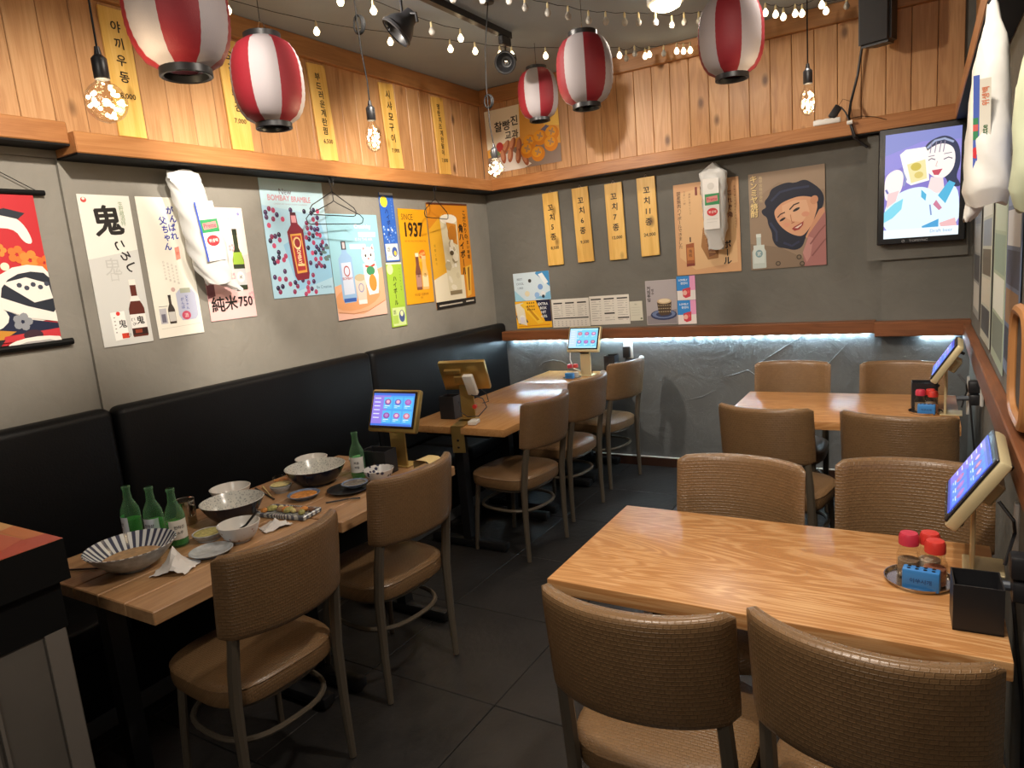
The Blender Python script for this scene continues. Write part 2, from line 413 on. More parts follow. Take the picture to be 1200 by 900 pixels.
def poster(side, u, z, w, h, base, label, name='poster', cat='poster', tilt=0, group=None, off=.003, mat=None, rod=None):
    t = thing(name, label, cat, wall_at(side, u, z, off), RZ[side], group)
    t.rotation_euler = (0, R(-tilt), RZ[side])
    a = Art(w, h)
    g = G(); g.box((0, -.001, 0), (w, .002, h), col=base)
    g.obj('sheet', mat or M_print, t, smooth=False)
    return t, a
def done(t, a, mat=None, name='print', loc=(0, 0, 0), rot=(0, 0, 0)):
    o = a.geo().obj(name, mat or M_print, t, loc, rot, smooth=False); o['kind'] = 'stuff'; return o

# ------------------------------------------------------------------ the room
YF = -1.6
fl = struct(G().box(((XL + XR) / 2, (YF + D) / 2, -.06), (XR - XL + .4, D - YF + .3, .10)).obj('floor', M_grout, smooth=False))
tile_me = G().rbox((0, 0, -.006), (.597, .597, .012), .002, 1).mesh('tile', M_tile)
for i in range(6):
    for j in range(10):
        x = -1.95 - .3 + .6 * (i - 2) + .6; y = D - .3 - .6 * j
        if x - .3 < XL - .35: continue
        o = link('tile', tile_me, fl, (x, y, rnd.uniform(-.0008, .0008)), (0, 0, R(rnd.choice((0, 90, 180, 270)))))
struct(G().box(((XL + XR) / 2, (YF + D) / 2, ZC + .05), (XR - XL + .5, D - YF + .3, .10)).obj('ceiling', M_ceil, smooth=False))
PY = 1.600                                         # the left wall steps back here
wl = struct(G().box((XL - .1, (PY + D) / 2, ZC / 2), (.2, D - PY, ZC)).obj('wall_left', M_wall, smooth=False))
STP = .018
wl2 = struct(G().box((XL - STP - .1, (YF + PY) / 2, 1.1), (.2, PY - YF, 2.2)).box((XL - .1, (YF + PY) / 2, 2.2 + (ZC - 2.2) / 2), (.2, PY - YF, ZC - 2.2)).obj('wall_left', M_wall, smooth=False))
wb = struct(G().box(((XL + XR) / 2, D + .1, 1.04 + (ZC - 1.04) / 2), (XR - XL, .2, ZC - 1.04)).obj('wall_back', M_wallb, smooth=False))
PX = -.222                                         # the right end of the back wall stands proud
BP = D - .10
wb2 = G().box(((PX + XR) / 2, D - .05, (1.04 + 2.19) / 2), (XR - PX, .10, 2.19 - 1.04)).box((-.245, D - .035, 1.83), (.05, .07, .72)).obj('wall_pier', M_wallb, wb, smooth=False)
wbl = G().box(((XL + PX) / 2, D + .1, .52), (PX - XL, .2, 1.04)).box(((PX + XR) / 2, D + .0, .52), (XR - PX, .2, 1.04)).obj('lower_plaster', M_walll, wb, smooth=False)
wr = struct(G().box((XR + .1, (YF + D) / 2, ZC / 2), (.2, D - YF, ZC)).obj('wall_right', M_wallb, smooth=False))
# trowel ridges on the lower back wall
def ridge(pts):
    g = G(); g.tube([(x, D - .001, z) for x, z in pts], [.001] + [.0045] * (len(pts) - 2) + [.001], 6)
    g.obj('trowel_ridge', M_walll, wb)
ridge([(-2.72, .77), (-2.66, .81), (-2.58, .825), (-2.50, .815), (-2.44, .78)])
ridge([(-1.22, .70), (-1.13, .72), (-1.05, .75), (-.98, .70), (-.90, .62), (-.83, .54)])
ridge([(-.80, .66), (-.70, .70), (-.60, .70), (-.52, .66)])
ridge([(-1.03, .76), (-.85, .88), (-.70, 1.0 - .02)])
ridge([(-.60, .72), (-.48, .86), (-.42, .93)])
ridge([(-1.50, .52), (-1.38, .55), (-1.28, .60)])
# wood boards above the ledge
BW = .130
bm_ = [G().rbox((0, 0, 0), (BW - .0025, .016, ZC - 2.19 - .05 * k), .003, 1).mesh('board', M_board) for k in range(2)]
zb = (ZC + 2.19) / 2
y = D - BW / 2 - .016
while y > .35:
    link('board', bm_[0] if y > PY else bm_[1], wl, (XL + .008, y, zb if y > PY else zb + .025), (0, R(rnd.choice((0, 180))), PI / 2)); y -= BW
x = XL + BW / 2 + .016
while x < XR - .03:
    link('board', bm_[0], wb, (x, D - .008, zb), (0, R(rnd.choice((0, 180))), 0)); x += BW
y = D - BW / 2 - .12
while y > 1.0:
    link('board', bm_[0], wr, (XR - .008, y, zb), (0, R(rnd.choice((0, 180))), -PI / 2)); y -= BW
# ledges with black undersides, crown mouldings
LD = .165
def beam(name, c, L, dpt, h, rz, mat, under=0):
    o = G().rbox((0, 0, 0), (L, dpt, h), .004, 1).obj(name, mat, None, c, (0, 0, rz)); struct(o)
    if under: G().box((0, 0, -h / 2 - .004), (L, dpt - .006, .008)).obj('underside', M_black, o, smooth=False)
    return o
lz = 2.240; lh = .085
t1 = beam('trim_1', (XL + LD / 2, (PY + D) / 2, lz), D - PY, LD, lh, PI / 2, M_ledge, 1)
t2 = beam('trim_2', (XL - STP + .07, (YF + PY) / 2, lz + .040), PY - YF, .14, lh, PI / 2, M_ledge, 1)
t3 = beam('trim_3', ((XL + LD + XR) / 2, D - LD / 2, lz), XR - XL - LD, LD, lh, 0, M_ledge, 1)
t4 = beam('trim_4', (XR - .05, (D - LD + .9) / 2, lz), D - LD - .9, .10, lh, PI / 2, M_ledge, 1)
beam('trim_5', (XL + .025, (YF + D) / 2, 2.928), D - YF, .05, .112, PI / 2, M_crown)
beam('trim_6', ((XL + .05 + XR) / 2, D - .025, 2.928), XR - XL - .05, .05, .112, 0, M_crown)
# shelf over the cool light strip
s1 = beam('trim_7', ((XL + .10 + PX - .035) / 2, D - .05, 1.040), PX - .035 - XL - .10, .10, .075, 0, M_shelf)
s2 = beam('trim_8', ((PX - .035 + XR) / 2, BP - .05, 1.036), XR - PX + .035, .10, .088, 0, M_shelf)
beam('trim_9', (XR - .02, (BP - .1 + .5) / 2, 1.015), BP - .1 - .5, .04, .09, PI / 2, M_shelf)
def leds(x0, x1, y, z, par, me_n='diode'):
    n = int((x1 - x0) / .083)
    me = G().box((0, 0, 0), (.030, .008, .005)).mesh('diode', M_led, smooth=False)
    st = G().box(((x0 + x1) / 2, y, z + .004), (x1 - x0, .012, .003)).obj('led_strip', M_white, None, smooth=False)
    tag(st, par, 'light')
    for i in range(n + 1): link('diode', me, st, (x0 + (x1 - x0) * (i + .5) / (n + 1), y, z))
leds(XL + .13, PX - .06, D - .016, .9975, 'cool white light strip under the long back wall shelf')
leds(-.02, .16, BP - .012, .987, 'short cool white light strip under the shelf end by right wall')
# warm strips lying on the ledges, behind their front lip
def warm_strip(c, L, rz, label):
    st = G().box((0, 0, 0), (L, .010, .003)).obj('led_strip', M_white, None, c, (0, 0, rz), smooth=False); tag(st, label, 'light')
    me = G().box((0, 0, .004), (.05, .007, .004)).mesh('diode', M_ledw, smooth=False)
    n = int(L / .16)
    for i in range(n): link('diode', me, st, (-L / 2 + (i + .5) * L / n, 0, 0))
warm_strip((XL + .095, (PY + D) / 2 - .1, lz + lh / 2 + .002), D - PY - .4, PI / 2, 'warm light strip lying on the left wall ledge below the boards')
warm_strip((-1.75, D - .095, lz + lh / 2 + .002), 2.3, 0, 'warm light strip lying on the back wall ledge below the boards')
# baseboard
bb = struct(G().box(((-2.5 + PX) / 2, D - .008, .034), (PX + 2.5, .016, .068)).obj('baseboard_back', plain('dark_baseboard', (.045, .018, .010), .45), smooth=False))
G().box(((-2.5 + PX) / 2, D - .009, .072), (PX + 2.5, .018, .006)).obj('bead', M_white, bb, smooth=False)

# ------------------------------------------------------------------ bench along the left wall
t = thing('booth_bench', 'long black leather booth bench against the grey left wall', 'bench', (XL, 0, 0))
BX = .10
def backpanel(y0, y1, x0, zt):
    L = y1 - y0
    g = G().rbox((x0 + BX / 2 + .001, (y0 + y1) / 2, (.44 + zt) / 2), (BX, L - .006, zt - .44), .035, 4)
    g.obj('back_panel', M_bench, t)
backpanel(.86, PY - .001, -.016, 1.145); backpanel(PY, 3.22, 0, 1.145); backpanel(3.22, D - .003, 0, 1.145)
for y0, y1 in ((.86, 1.3), (1.3, 2.32), (2.32, 3.6), (3.6, D - .003)):
    G().rbox((.30, (y0 + y1) / 2, .39), (.44, y1 - y0 - .006, .11), .03, 3).obj('seat_cushion', M_bench, t)
G().box((.25, (D + .86) / 2, .19), (.42, D - .87, .30)).obj('base', M_black, t, smooth=False)
G().box((.462, (D + .86) / 2, .04), (.006, D - .87, .07)).obj('kick_strip', plain('kick_strip', (.10, .10, .10), .5), t, smooth=False)

# ------------------------------------------------------------------ tables
def table(label, x0, x1, y0, y1, mat, legs, z=.74, th=.042, boards=None, grp=None):
    cx, cy = (x0 + x1) / 2, (y0 + y1) / 2
    t = thing('dining_table', label, 'table', (cx, cy, 0), 0, grp)
    if boards:
        n = boards; wd = (x1 - x0) / n
        me = G().rbox((0, 0, 0), (wd - .003, y1 - y0, th), .003, 1).mesh('top_plank', mat)
        for i in range(n): link('top_plank', me, t, (x0 + wd * (i + .5) - cx, 0, z - th / 2))
    else:
        G().rbox((0, 0, z - th / 2), (x1 - x0, y1 - y0, th), .003, 2).obj('tabletop', mat, t)
    for (lx, ly, along) in legs:
        g = G().box((lx, ly, (z - th) / 2 + .02), (.055, .055, z - th - .05))
        b = .52 if along == 'x' else .50
        sz = (b, .06, .045) if along == 'x' else (.06, b, .045)
        g.rbox((lx, ly, .035), sz, .012, 2)
        g.rbox((lx, ly, z - th - .012), (b * .85, .06, .024) if along == 'x' else (.06, b * .85, .024), .004, 1)
        for s in (-1, 1):
            e = (lx + s * (b / 2 - .03), ly) if along == 'x' else (lx, ly + s * (b / 2 - .03))
            g.lathe([(.018, 0), (.018, .013)], 8, c=(e[0], e[1], .0))
        g.obj('pedestal', M_iron, t)
    return t
table('plank topped table in the near left corner, covered in used dishes and green bottles', -2.525, -1.822, .972, 1.672, M_tabA, [(0, -.29, 'x'), (0, .29, 'x')], boards=5, grp=None)
table('plank topped table with used bowls and a lit order tablet at its far end', -2.525, -1.800, 1.680, 2.392, M_tabA, [(.03, -.29, 'x'), (.03, .29, 'x')], boards=5)
table('butcher block table nearest in the row of three, order tablet seen from behind on it', -2.615, -1.930, 3.028, 3.665, M_tabT, [(0, -.25, 'x'), (0, .25, 'x')])
table('butcher block table in the middle of the row of three along the bench, bare top', -2.615, -1.945, 3.668, 4.345, M_tabT, [(0, -.27, 'x'), (0, .27, 'x')])
table('butcher block table at the back wall with tablet and red capped bottles', -2.615, -1.970, 4.348, D - .01, M_tabT, [(0, -.23, 'x'), (0, .23, 'x')])
table('large ash grained table in right foreground with condiments and tablet', -.888, .165, 1.548, 2.156, M_tabR, [(-.30, 0, 'y'), (.28, 0, 'y')])
table('ash grained table farther back on the right, before the lit back wall', -.892, .150, 3.50, 4.195, M_tabR, [(-.30, 0, 'y'), (.28, 0, 'y')])

# ------------------------------------------------------------------ chairs
def backrest_geo():
    g = G(); g.uv = []; nS, prof = 20, []
    H0, H1, T = .640, .900, .050
    n = 28
    for i in range(n):                                    # rounded section, counter-clockwise in (y, z)
        a = 2 * PI * i / n; c, s = math.cos(a), math.sin(a)
        prof.append((math.copysign(abs(c) ** .55, c) * T / 2, math.copysign(abs(s) ** .22, s)))
    rings = []
    for k in range(nS + 1):
        s = -1 + 2 * k / nS
        e = abs(s); sh = 1 if e < .9 else math.sqrt(max(0, 1 - ((e - .9) / .1) ** 2)) * .8 + .2
        for (py, pz) in prof:
            z = (H0 + H1) / 2 + pz * (H1 - H0) / 2 * (1 - .10 * max(0, (e - .86) / .14) ** 2.6)
            yy = -.240 + .080 * abs(s) ** 2.2 + py * sh - (z - .62) * .13
            g.v.append((.222 * s - .010 * s ** 3, yy, z)); g.uv.append((.24 * s + (.6 if py > 0 else 0), z + py * .3))
    for k in range(nS):
        for i in range(n):
            a, b = k * n, (k + 1) * n; j = (i + 1) % n
            g.f.append((a + i, b + i, b + j, a + j)); g.c.append(None)
    g.f.append(tuple(range(n))); g.c.append(None)
    g.f.append(tuple(range(nS * n + n - 1, nS * n - 1, -1))); g.c.append(None)
    return g
def sq(a, rx, ry, e=.62):
    c, s = math.cos(a), math.sin(a)
    return math.copysign(abs(c) ** e, c) * rx, math.copysign(abs(s) ** e, s) * ry
def seat_geo():
    g = G(); g.uv = []; n = 36
    prof = [(.90, .402), (.985, .408), (1.0, .42), (1.0, .448), (.99, .458), (1.003, .461), (.985, .466), (.93, .474), (.7, .481), (.35, .484), (.001, .485)]
    for (k, z) in prof:
        for i in range(n):
            x, y = sq(2 * PI * i / n, .216 * k, .212 * k, .58); g.v.append((x, y + .040, z)); g.uv.append((x, y + (z - .4)))
    for r in range(len(prof) - 1):
        for i in range(n):
            j = (i + 1) % n; g.f.append((r * n + i, r * n + j, (r + 1) * n + j, (r + 1) * n + i)); g.c.append(None)
    g.f.append(tuple(range(n - 1, -1, -1))); g.c.append(None)
    return g
def hoop(rx, ry, z, r, y0=.01):
    return G().tube([(sq(2 * PI * i / 32, rx, ry, .75)[0], sq(2 * PI * i / 32, rx, ry, .75)[1] + y0, z) for i in range(32)], r, 7, closed=True)
def make_chair(label):
    t = thing('dining_chair', label, 'chair', group='brown woven leather dining chairs')
    seat_geo().obj('seat', M_leather, t, angle=50); backrest_geo().obj('backrest', M_leather, t, angle=50)
    for s in (-1, 1):
        G().tube([(s * .180, .232, .005), (s * .172, .215, .22), (s * .165, .19, .402)], [.012, .0135, .0145], 8).obj('leg', M_frame, t)
        G().tube([(s * .190, -.150, .005), (s * .188, -.146, .20), (s * .186, -.150, .42), (s * .184, -.166, .54), (s * .180, -.188, .66), (s * .178, -.196, .72)], [.0125, .0155, .0185, .0185, .017, .013], 8).obj('leg', M_frame, t)
    hoop(.186, .182, .392, .010, .035).obj('seat_frame', M_frame, t)
    hoop(.186, .190, .275, .0095, .04).obj('foot_ring', M_frame, t)
    return t
# ends of the top rail (x, y) left and right as seen from behind, so each chair stands and turns as it should
CH = [((-1.641, 1.042), (-1.606, 1.476), 'chair with a plain worn back at the near left dish covered table'),
      ((-1.682, 1.715), (-1.640, 2.120), 'chair with a cream paper note hung over its top rail'),
      ((-1.79, 3.000), (-1.745, 3.400), 'brown chair nearest in the row of three at the butcher block tables'),
      ((-1.815, 3.610), (-1.775, 4.010), 'brown chair in the middle of the row of three at the butcher block tables'),
      ((-1.830, 4.235), (-1.745, 4.640), 'brown chair nearest the back wall in the row of three, beside the wall socket'),
      ((-.743, 1.254), (-.297, 1.272), 'woven brown chair in the foreground with its whole back facing the viewer, left one'),
      ((-.306, 1.318), (.135, 1.262), 'woven brown chair in the foreground right corner, close to the right wall'),
      ((-.300, 2.222), (-.745, 2.263), 'woven brown chair tucked behind the foreground table, on its aisle side'),
      ((.195, 2.335), (-.244, 2.322), 'woven brown chair tucked behind the foreground table, beside the order tablet'),
      ((-.832, 3.166), (-.380, 3.090), 'brown chair with back turned at the rear right table, on the aisle side'),
      ((-.309, 3.100), (.138, 3.033), 'brown chair with half shaded back at the rear right table, next to right wall'),
      ((-.448, 4.284), (-.889, 4.287), 'brown chair between rear right table and the lit back wall, aisle side'),
      ((.125, 4.268), (-.316, 4.283), 'brown chair between rear right table and the back wall, next to right wall')]
c0 = None; chairs = []
for i, (a, b, lab) in enumerate(CH):
    a, b = Vector(a), Vector(b); d = (b - a).normalized(); rz = math.atan2(d.y, d.x)
    mid = (a + b) / 2 + Vector((d.y, -d.x)) * 0            # local +x runs along d, local +y is the facing side
    e = Vector((-d.y, d.x)); org = mid + e * .190
    if c0 is None: c0 = make_chair(lab); c0.location = (org.x, org.y, 0); c0.rotation_euler = (0, 0, rz); chairs.append(c0)
    else: chairs.append(dup(c0, (org.x, org.y, 0), rz, lab))

# ------------------------------------------------------------------ price boards
INK = '#1c120b'
def price_board(side, u, z, wd, h, chars, price, label, tilt=0, y0=.17, pitch=None, size=.40, pts=None, lean=0, grp=None, psize=.25, py=None):
    off = .020 if side == 'L' else .010
    t = thing('price_board', label, 'sign', wall_at(side, u, z, off), RZ[side], grp)
    t.rotation_euler = (R(lean), R(-tilt), RZ[side])
    G().rbox((0, -.006, 0), (wd, .012, h), .0015, 1).obj('plank', M_sign, t)
    a = Art(wd, h, base=.0125); n = len(chars)
    pit = pitch or .62 / n
    for i, ch in enumerate(chars):
        if ch != ' ': a.text(ch, .5 + rnd.uniform(-.04, .04), y0 + i * pit, size if not ch.isdigit() else size * .95, INK, .022, rot=rnd.uniform(-5, 5))
    a.text(price, .54, py or (y0 + n * pit + .02), psize, INK, .02)
    done(t, a)
    if side == 'B':
        G().tube([(-.012, -.004, h / 2), (0, -.004, h / 2 + .022), (.012, -.004, h / 2)], .0009, 5).obj('string', M_white, t)
        G().ball((0, -.002, h / 2 + .024), .0045, 8).obj('nail', M_steel, t)
    return t
LZ = 2.585
price_board('L', 1.933, LZ, .128, .54, '야끼우동', '8,000', 'glowing wooden price board highest at far left, behind the round bulb', 0, .14, .13)
price_board('L', 2.520, LZ, .132, .54, '오징어튀김', '7,000', 'wooden price board half hidden by the left striped lantern', 1, .14, .115)
price_board('L', 3.131, LZ, .138, .54, '부드러운계란찜', '6,500', 'wooden price board with the longest column of writing on the left boards', 2.5, .13, .093, .34)
price_board('L', 3.748, LZ, .142, .54, '시샤모구이', '7,000', 'wooden price board with five characters, beside the teardrop bulb on left', 3, .13, .128)
price_board('L', 4.306, LZ, .140, .54, '명란치즈계란말이', '7,000', 'narrow looking wooden price board closest to the room corner', 2.5, .12, .085, .30)
price_board('B', -2.485, 1.859, .134, .554, ['꼬', '치', '5', '종'], '8,500', 'leftmost and lowest of the four wooden skewer price boards on the back wall', 1.0, .20, .135, .42, grp=None, psize=.24, py=.76)
price_board('B', -2.229, 1.865, .133, .554, ['꼬', '치', '6', '종'], '9,500', 'second from left of the four skewer price boards, with dark streaked grain below', 1.6, .17, .135, .42, psize=.24, py=.73)
price_board('B', -1.963, 1.862, .135, .554, ['꼬', '치', '7', '종'], '12,000', 'third from left of the four skewer price boards, with a dark knot at its edge', 1.2, .17, .135, .42, psize=.23, py=.71)
price_board('B', -1.713, 1.870, .136, .554, ['꼬', '치', '11', '종'], '24,000', 'rightmost and highest of the four wooden skewer price boards on the back wall', 1.2, .16, .135, .42, psize=.24, py=.73)

# ------------------------------------------------------------------ posters on the left wall
t, a = poster('L', 1.763, 1.729, .227, .658, '#e6e4da', 'tall white sake poster with big black brush characters and brown bottle', tilt=0)
a.poly([(0, .42), (1, .36), (1, 1), (0, 1)], '#cfcfca')
a.ell(.11, .035, .055, .05, '#cf4a44'); a.ell(.11, .028, .03, .025, '#e6e4da')
a.text('鬼', .50, .165, .60, '#15110f', .03, 1, -4); a.text('ころし', .73, .405, .23, '#15110f', .03, 1, 70)
for i in range(5): a.text('生貯蔵酒特'[i], .80, .055 + i * .032, .10, '#7f9a72')
a.text('鬼', .44, .47, .36, '#bdbdb8'); a.text('口', .44, .54, .2, '#bdbdb8')
a.bottle(.76, .57, .955, .32, '#5a2113', '#3a1a14', None, '#e8e2d8'); a.poly([(.69, .675), (.83, .675), (.87, .71), (.65, .71)], '#e8e4dc')
a.rect(.60, .80, .92, .895, '#e8e6e0'); a.text('鬼', .80, .842, .17, '#15110f', .02); a.text('ころ', .66, .85, .09, '#15110f', .01, rot=80); a.rect(.60, .90, .92, .94, '#2a120c')
a.rect(.66, .905, .80, .93, '#8d3a22')
a.poly([(.22, .775), (.50, .77), (.52, .955), (.24, .965)], '#f0eee8'); a.ell(.37, .785, .04, .04, '#d8352c'); a.text('鬼', .43, .855, .17, '#1a1512', .01); a.rect(.38, .92, .52, .955, '#cc3a22'); a.text('ワ', .52, .94, .1, '#15110f')
for i in range(5): a.line([(.27, .81 + i * .025), (.30, .81 + i * .025)], .02, '#888480')
done(t, a)

t, a = poster('L', 2.025, 1.733, .238, .652, '#ece8da', 'white poster with two columns of blue handwriting and small bottles', tilt=.3)
a.vtext('がんばれ', .69, .09, .165, '#27349a', .03, 1.02, 1); a.vtext('父ちゃん', .50, .165, .165, '#27349a', .03, 1.02, 1)
a.poly([(.64, .36), (.74, .35), (.74, .44), (.64, .45)], '#e2907c'); a.text('祝', .69, .40, .07, '#b8402c')
for c in range(4): a.vtext('日本の父の酒', .35 + c * .085, .46 + c * .012, .05, '#b0a49a', 0, 1.3)
a.ell(.46, .66, .045, .045, '#c9a8a0')
a.poly([(.50, .69), (.60, .66), (.86, .665), (.93, .70), (.93, .86), (.86, .89), (.56, .89), (.50, .85)], '#b9bdd2'); a.rect(.60, .655, .83, .69, '#a8ad9a')
a.vtext('がんば', .62, .735, .075, '#3a4a9c', .01); a.vtext('父ちゃん', .72, .72, .07, '#3a4a9c', .01); a.ell(.66, .855, .10, .09, '#c8506a'); a.text('酒', .66, .855, .09, '#efe6e0')
a.bottle(.35, .70, .905, .15, '#3a322c', None, '#c9c6c0', '#26201c'); a.rect(.09, .79, .24, .90, '#b9b7bc'); a.rect(.12, .83, .21, .89, '#6d6a78'); a.line([(.09, .775), (.28, .775)], .01, '#777')
a.line([(.08, .935), (.95, .925)], .008, '#c9c5b8')
done(t, a)

t, a = poster('L', 2.335, 1.738, .280, .567, '#e6b9b6', 'pink blossom sake poster priced 750 with a dark green bottle', tilt=0)
a.poly([(0, 0), (1, 0), (1, .42), (0, .5)], '#ecdccf'); a.poly([(0, .5), (1, .42), (1, .58), (0, .7)], '#e8c8c2')
a.text('限定純米酒', .62, .10, .055, '#d0b0a0'); a.ell(.90, .055, .03, .03, '#8a8ac0')
for (x, y, r) in ((.66, .36, .05), (.60, .62, .05), (.3, .55, .06), (.52, .44, .03), (.95, .8, .05), (.1, .6, .05)):
    for k in range(5): a.ell(x + r * math.cos(k * 1.257), y + .5 * r * math.sin(k * 1.257), r * .55, r * .55, '#e79aa0', n=8)
a.bottle(.76, .20, .745, .25, '#2b3420', '#22301c', None, '#1a2416'); a.poly([(.67, .40), (.85, .40), (.885, .51), (.635, .51)], '#8fae3a'); a.rect(.635, .55, .885, .70, '#b9bbbd'); a.ell(.76, .625, .085, .10, '#d8d8d4'); a.text('米', .76, .625, .09, '#33302c')
a.poly([(-.0, .62), (.16, .58), (.16, .78), (0, .80)], '#7a4a50')
a.text('純', .19, .855, .29, '#14100e', .02); a.text('米', .47, .85, .28, '#14100e', .02); a.text('750', .79, .85, .25, '#14100e', .03, .85)
done(t, a)

t, a = poster('L', 2.837, 1.859, .459, .652, '#a9cfe2', 'pale blue poster with a red gin bottle among scattered berries', tilt=-.4)
a.poly([(0, 0), (1, 0), (1, .30), (0, .22)], '#bcdbe6'); a.poly([(.25, .55), (.9, .35), (1, .6), (1, .85), (.4, .95)], '#8fc0dd')
a.text('New', .38, .10, .10, '#6a5a66', .0); a.text('BOMBAY', .27, .155, .095, '#c98a96', .02, .9); a.text('BRAMBLE', .62, .16, .095, '#c98a96', .02, .8)
a.text('LONDON DRY GIN BLACKBERRY & RASPBERRY', .45, .205, .025, '#a59aa6')
r2 = random.Random(3)
bl = []
for i in range(400):
    x, y = r2.uniform(.04, .97), r2.uniform(.24, .985)
    if .29 < x < .62 and .26 < y < .86: continue
    if x > .7 and y > .82: continue
    if any((x - p) ** 2 + (1.42 * (y - q)) ** 2 < .0022 for p, q in bl): continue
    if len(bl) > 78: break
    bl.append((x, y)); cc = r2.choice(['#2a2144', '#3a2450', '#b03a5e', '#c8486a', '#4a2a50', '#20223a', '#8c2c50'])
    a.ell(x, y, .030, .032, cc, n=10); a.ell(x - .008, y - .008, .010, .008, '#8a6a94', n=6)
for (x, y) in ((.90, .62), (.96, .58), (.93, .68), (.98, .66)): a.ell(x, y, .05, .022, '#5d7a78', rot=r2.uniform(-60, 60), n=10)
a.poly([(.41, .275), (.50, .275), (.515, .37), (.59, .42), (.61, .80), (.59, .85), (.40, .86), (.37, .82), (.33, .44), (.40, .38)], '#7c2434'); a.rect(.42, .30, .495, .36, '#d79aa0'); a.rect(.41, .272, .50, .295, '#4a1a26')
a.poly([(.37, .46), (.55, .45), (.575, .79), (.41, .80)], '#d9a04a'); a.poly([(.39, .475), (.535, .468), (.555, .77), (.425, .778)], '#a83236')
a.ell(.465, .535, .065, .075, '#e6c88a'); a.ell(.467, .535, .045, .055, '#8c2c34'); a.text('BOMBAY', .475, .645, .085, '#f2dfb8', .02, .6, 88); a.rect(.435, .715, .545, .735, '#e6c88a')
a.text('Be Creative', .83, .93, .055, '#5a7a94', .0)
done(t, a)

t, a = poster('L', 3.294, 1.684, .451, .644, '#93c3d2', 'gin poster with clear blue bottle and white beckoning cat figure', off=.006)
a.poly([(0, .68), (1, .52), (1, 1), (0, 1)], '#e0a985'); a.ell(.42, .80, .48, .17, '#d99a6a', rot=-6); a.poly([(0, .93), (.5, .97), (1, .86), (1, 1), (0, 1)], '#e9b9a6')
a.line([(.02, .925), (.3, .955), (.6, .945), (.98, .86)], .012, '#b5784e')
a.text('Creativity', .68, .12, .085, '#e9f0ea', .01); a.rect(.58, .17, .93, .215, '#d8ead8'); a.text('IS IN THE AIR', .68, .24, .06, '#cfe6e6', .01); a.rect(.38, .285, .70, .33, '#d6e6d2')
a.poly([(.21, .255), (.30, .255), (.305, .36), (.39, .41), (.41, .80), (.38, .84), (.16, .845), (.13, .80), (.13, .42), (.205, .365)], '#8fb2d6'); a.rect(.21, .255, .30, .335, '#23242c'); a.rect(.235, .265, .28, .325, '#c8b8bc')
a.poly([(.17, .46), (.36, .455), (.375, .76), (.17, .765)], '#c6cfe0'); a.ell(.265, .54, .06, .075, '#a2443c'); a.ell(.265, .54, .045, .058, '#c6cfe0'); a.text('BOMBAY', .268, .61, .05, '#a23a3a', .01); a.rect(.15, .80, .385, .835, '#345aa6')
a.poly([(.40, .62), (.62, .60), (.60, .86), (.43, .87)], '#cfc3b4'); a.ell(.51, .61, .11, .05, '#b7a98a'); a.ell(.51, .71, .055, .065, '#8b86b0'); a.ell(.51, .71, .04, .05, '#cfc3b4'); a.rect(.43, .83, .60, .87, '#e2e0dc')
a.poly([(.60, .48), (.86, .46), (.90, .60), (.86, .78), (.66, .79), (.60, .62)], '#f0e6e0'); a.ell(.725, .40, .135, .12, '#f4efe8'); a.poly([(.60, .36), (.62, .295), (.69, .335)], '#f4efe8'); a.poly([(.77, .33), (.84, .285), (.86, .355)], '#f4efe8'); a.poly([(.62, .345), (.63, .31), (.665, .333)], '#d07a80'); a.poly([(.79, .33), (.83, .305), (.84, .345)], '#d07a80')
a.ell(.67, .40, .018, .022, '#3a3238'); a.ell(.78, .395, .018, .022, '#3a3238'); a.ell(.725, .43, .02, .014, '#d06a6a'); a.line([(.64, .50), (.74, .515), (.84, .49)], .03, '#c23a32'); a.ell(.74, .55, .09, .065, '#3f8a5c'); a.ell(.76, .67, .08, .12, '#d28a3a')
done(t, a)

t, a = poster('L', 3.640, 1.928, .142, .452, '#2f62bc', 'narrow blue lemon highball strip pinned above the green one', off=.004, tilt=.5)
a.rect(.05, 0, 1, .035, '#d5e2ee'); a.ell(.30, .13, .26, .26, '#e9d640'); a.vtext('ハイボール', .45, .27, .26, '#152a6a', .03, 1.0, 1); a.vtext('よく冷えてます', .83, .10, .10, '#9ab8e6', 0, 1.4)
for i in range(26): a.ell(r2.uniform(.05, .95), r2.uniform(.45, .74), r2.uniform(.02, .06), None, r2.choice(['#8fb4ea', '#dfe9f5', '#5a8ad6']), n=7)
a.rect(.06, .74, .94, .98, '#e4e6da'); a.ell(.68, .86, .20, .24, '#3c5aa0'); a.ell(.7, .88, .10, .12, '#e8c84a'); a.text('酒', .25, .82, .25, '#2a2a50'); a.text('1+1', .28, .93, .18, '#2a2a50')
done(t, a)
t, a = poster('L', 3.636, 1.478, .159, .432, '#9cc03c', 'narrow lime green highball strip pinned below the blue one', off=.006, tilt=-.6)
a.rect(0, 0, 1, .025, '#d9dfd0'); a.ell(.22, .10, .20, .22, '#d9dca2'); a.vtext('ハイボール', .45, .25, .24, '#222a12', .03, 1.05, 1); a.vtext('すっきり旨い炭酸', .84, .10, .09, '#5a7a1c', 0, 1.4)
a.rect(.10, .70, .94, .985, '#c9dc96'); a.ell(.70, .84, .19, .26, '#4a5a8a'); a.ell(.70, .80, .10, .12, '#e9e2b0'); a.text('酒', .24, .77, .2, '#20301a'); a.rect(.12, .82, .45, .95, '#a7c65a')
done(t, a)

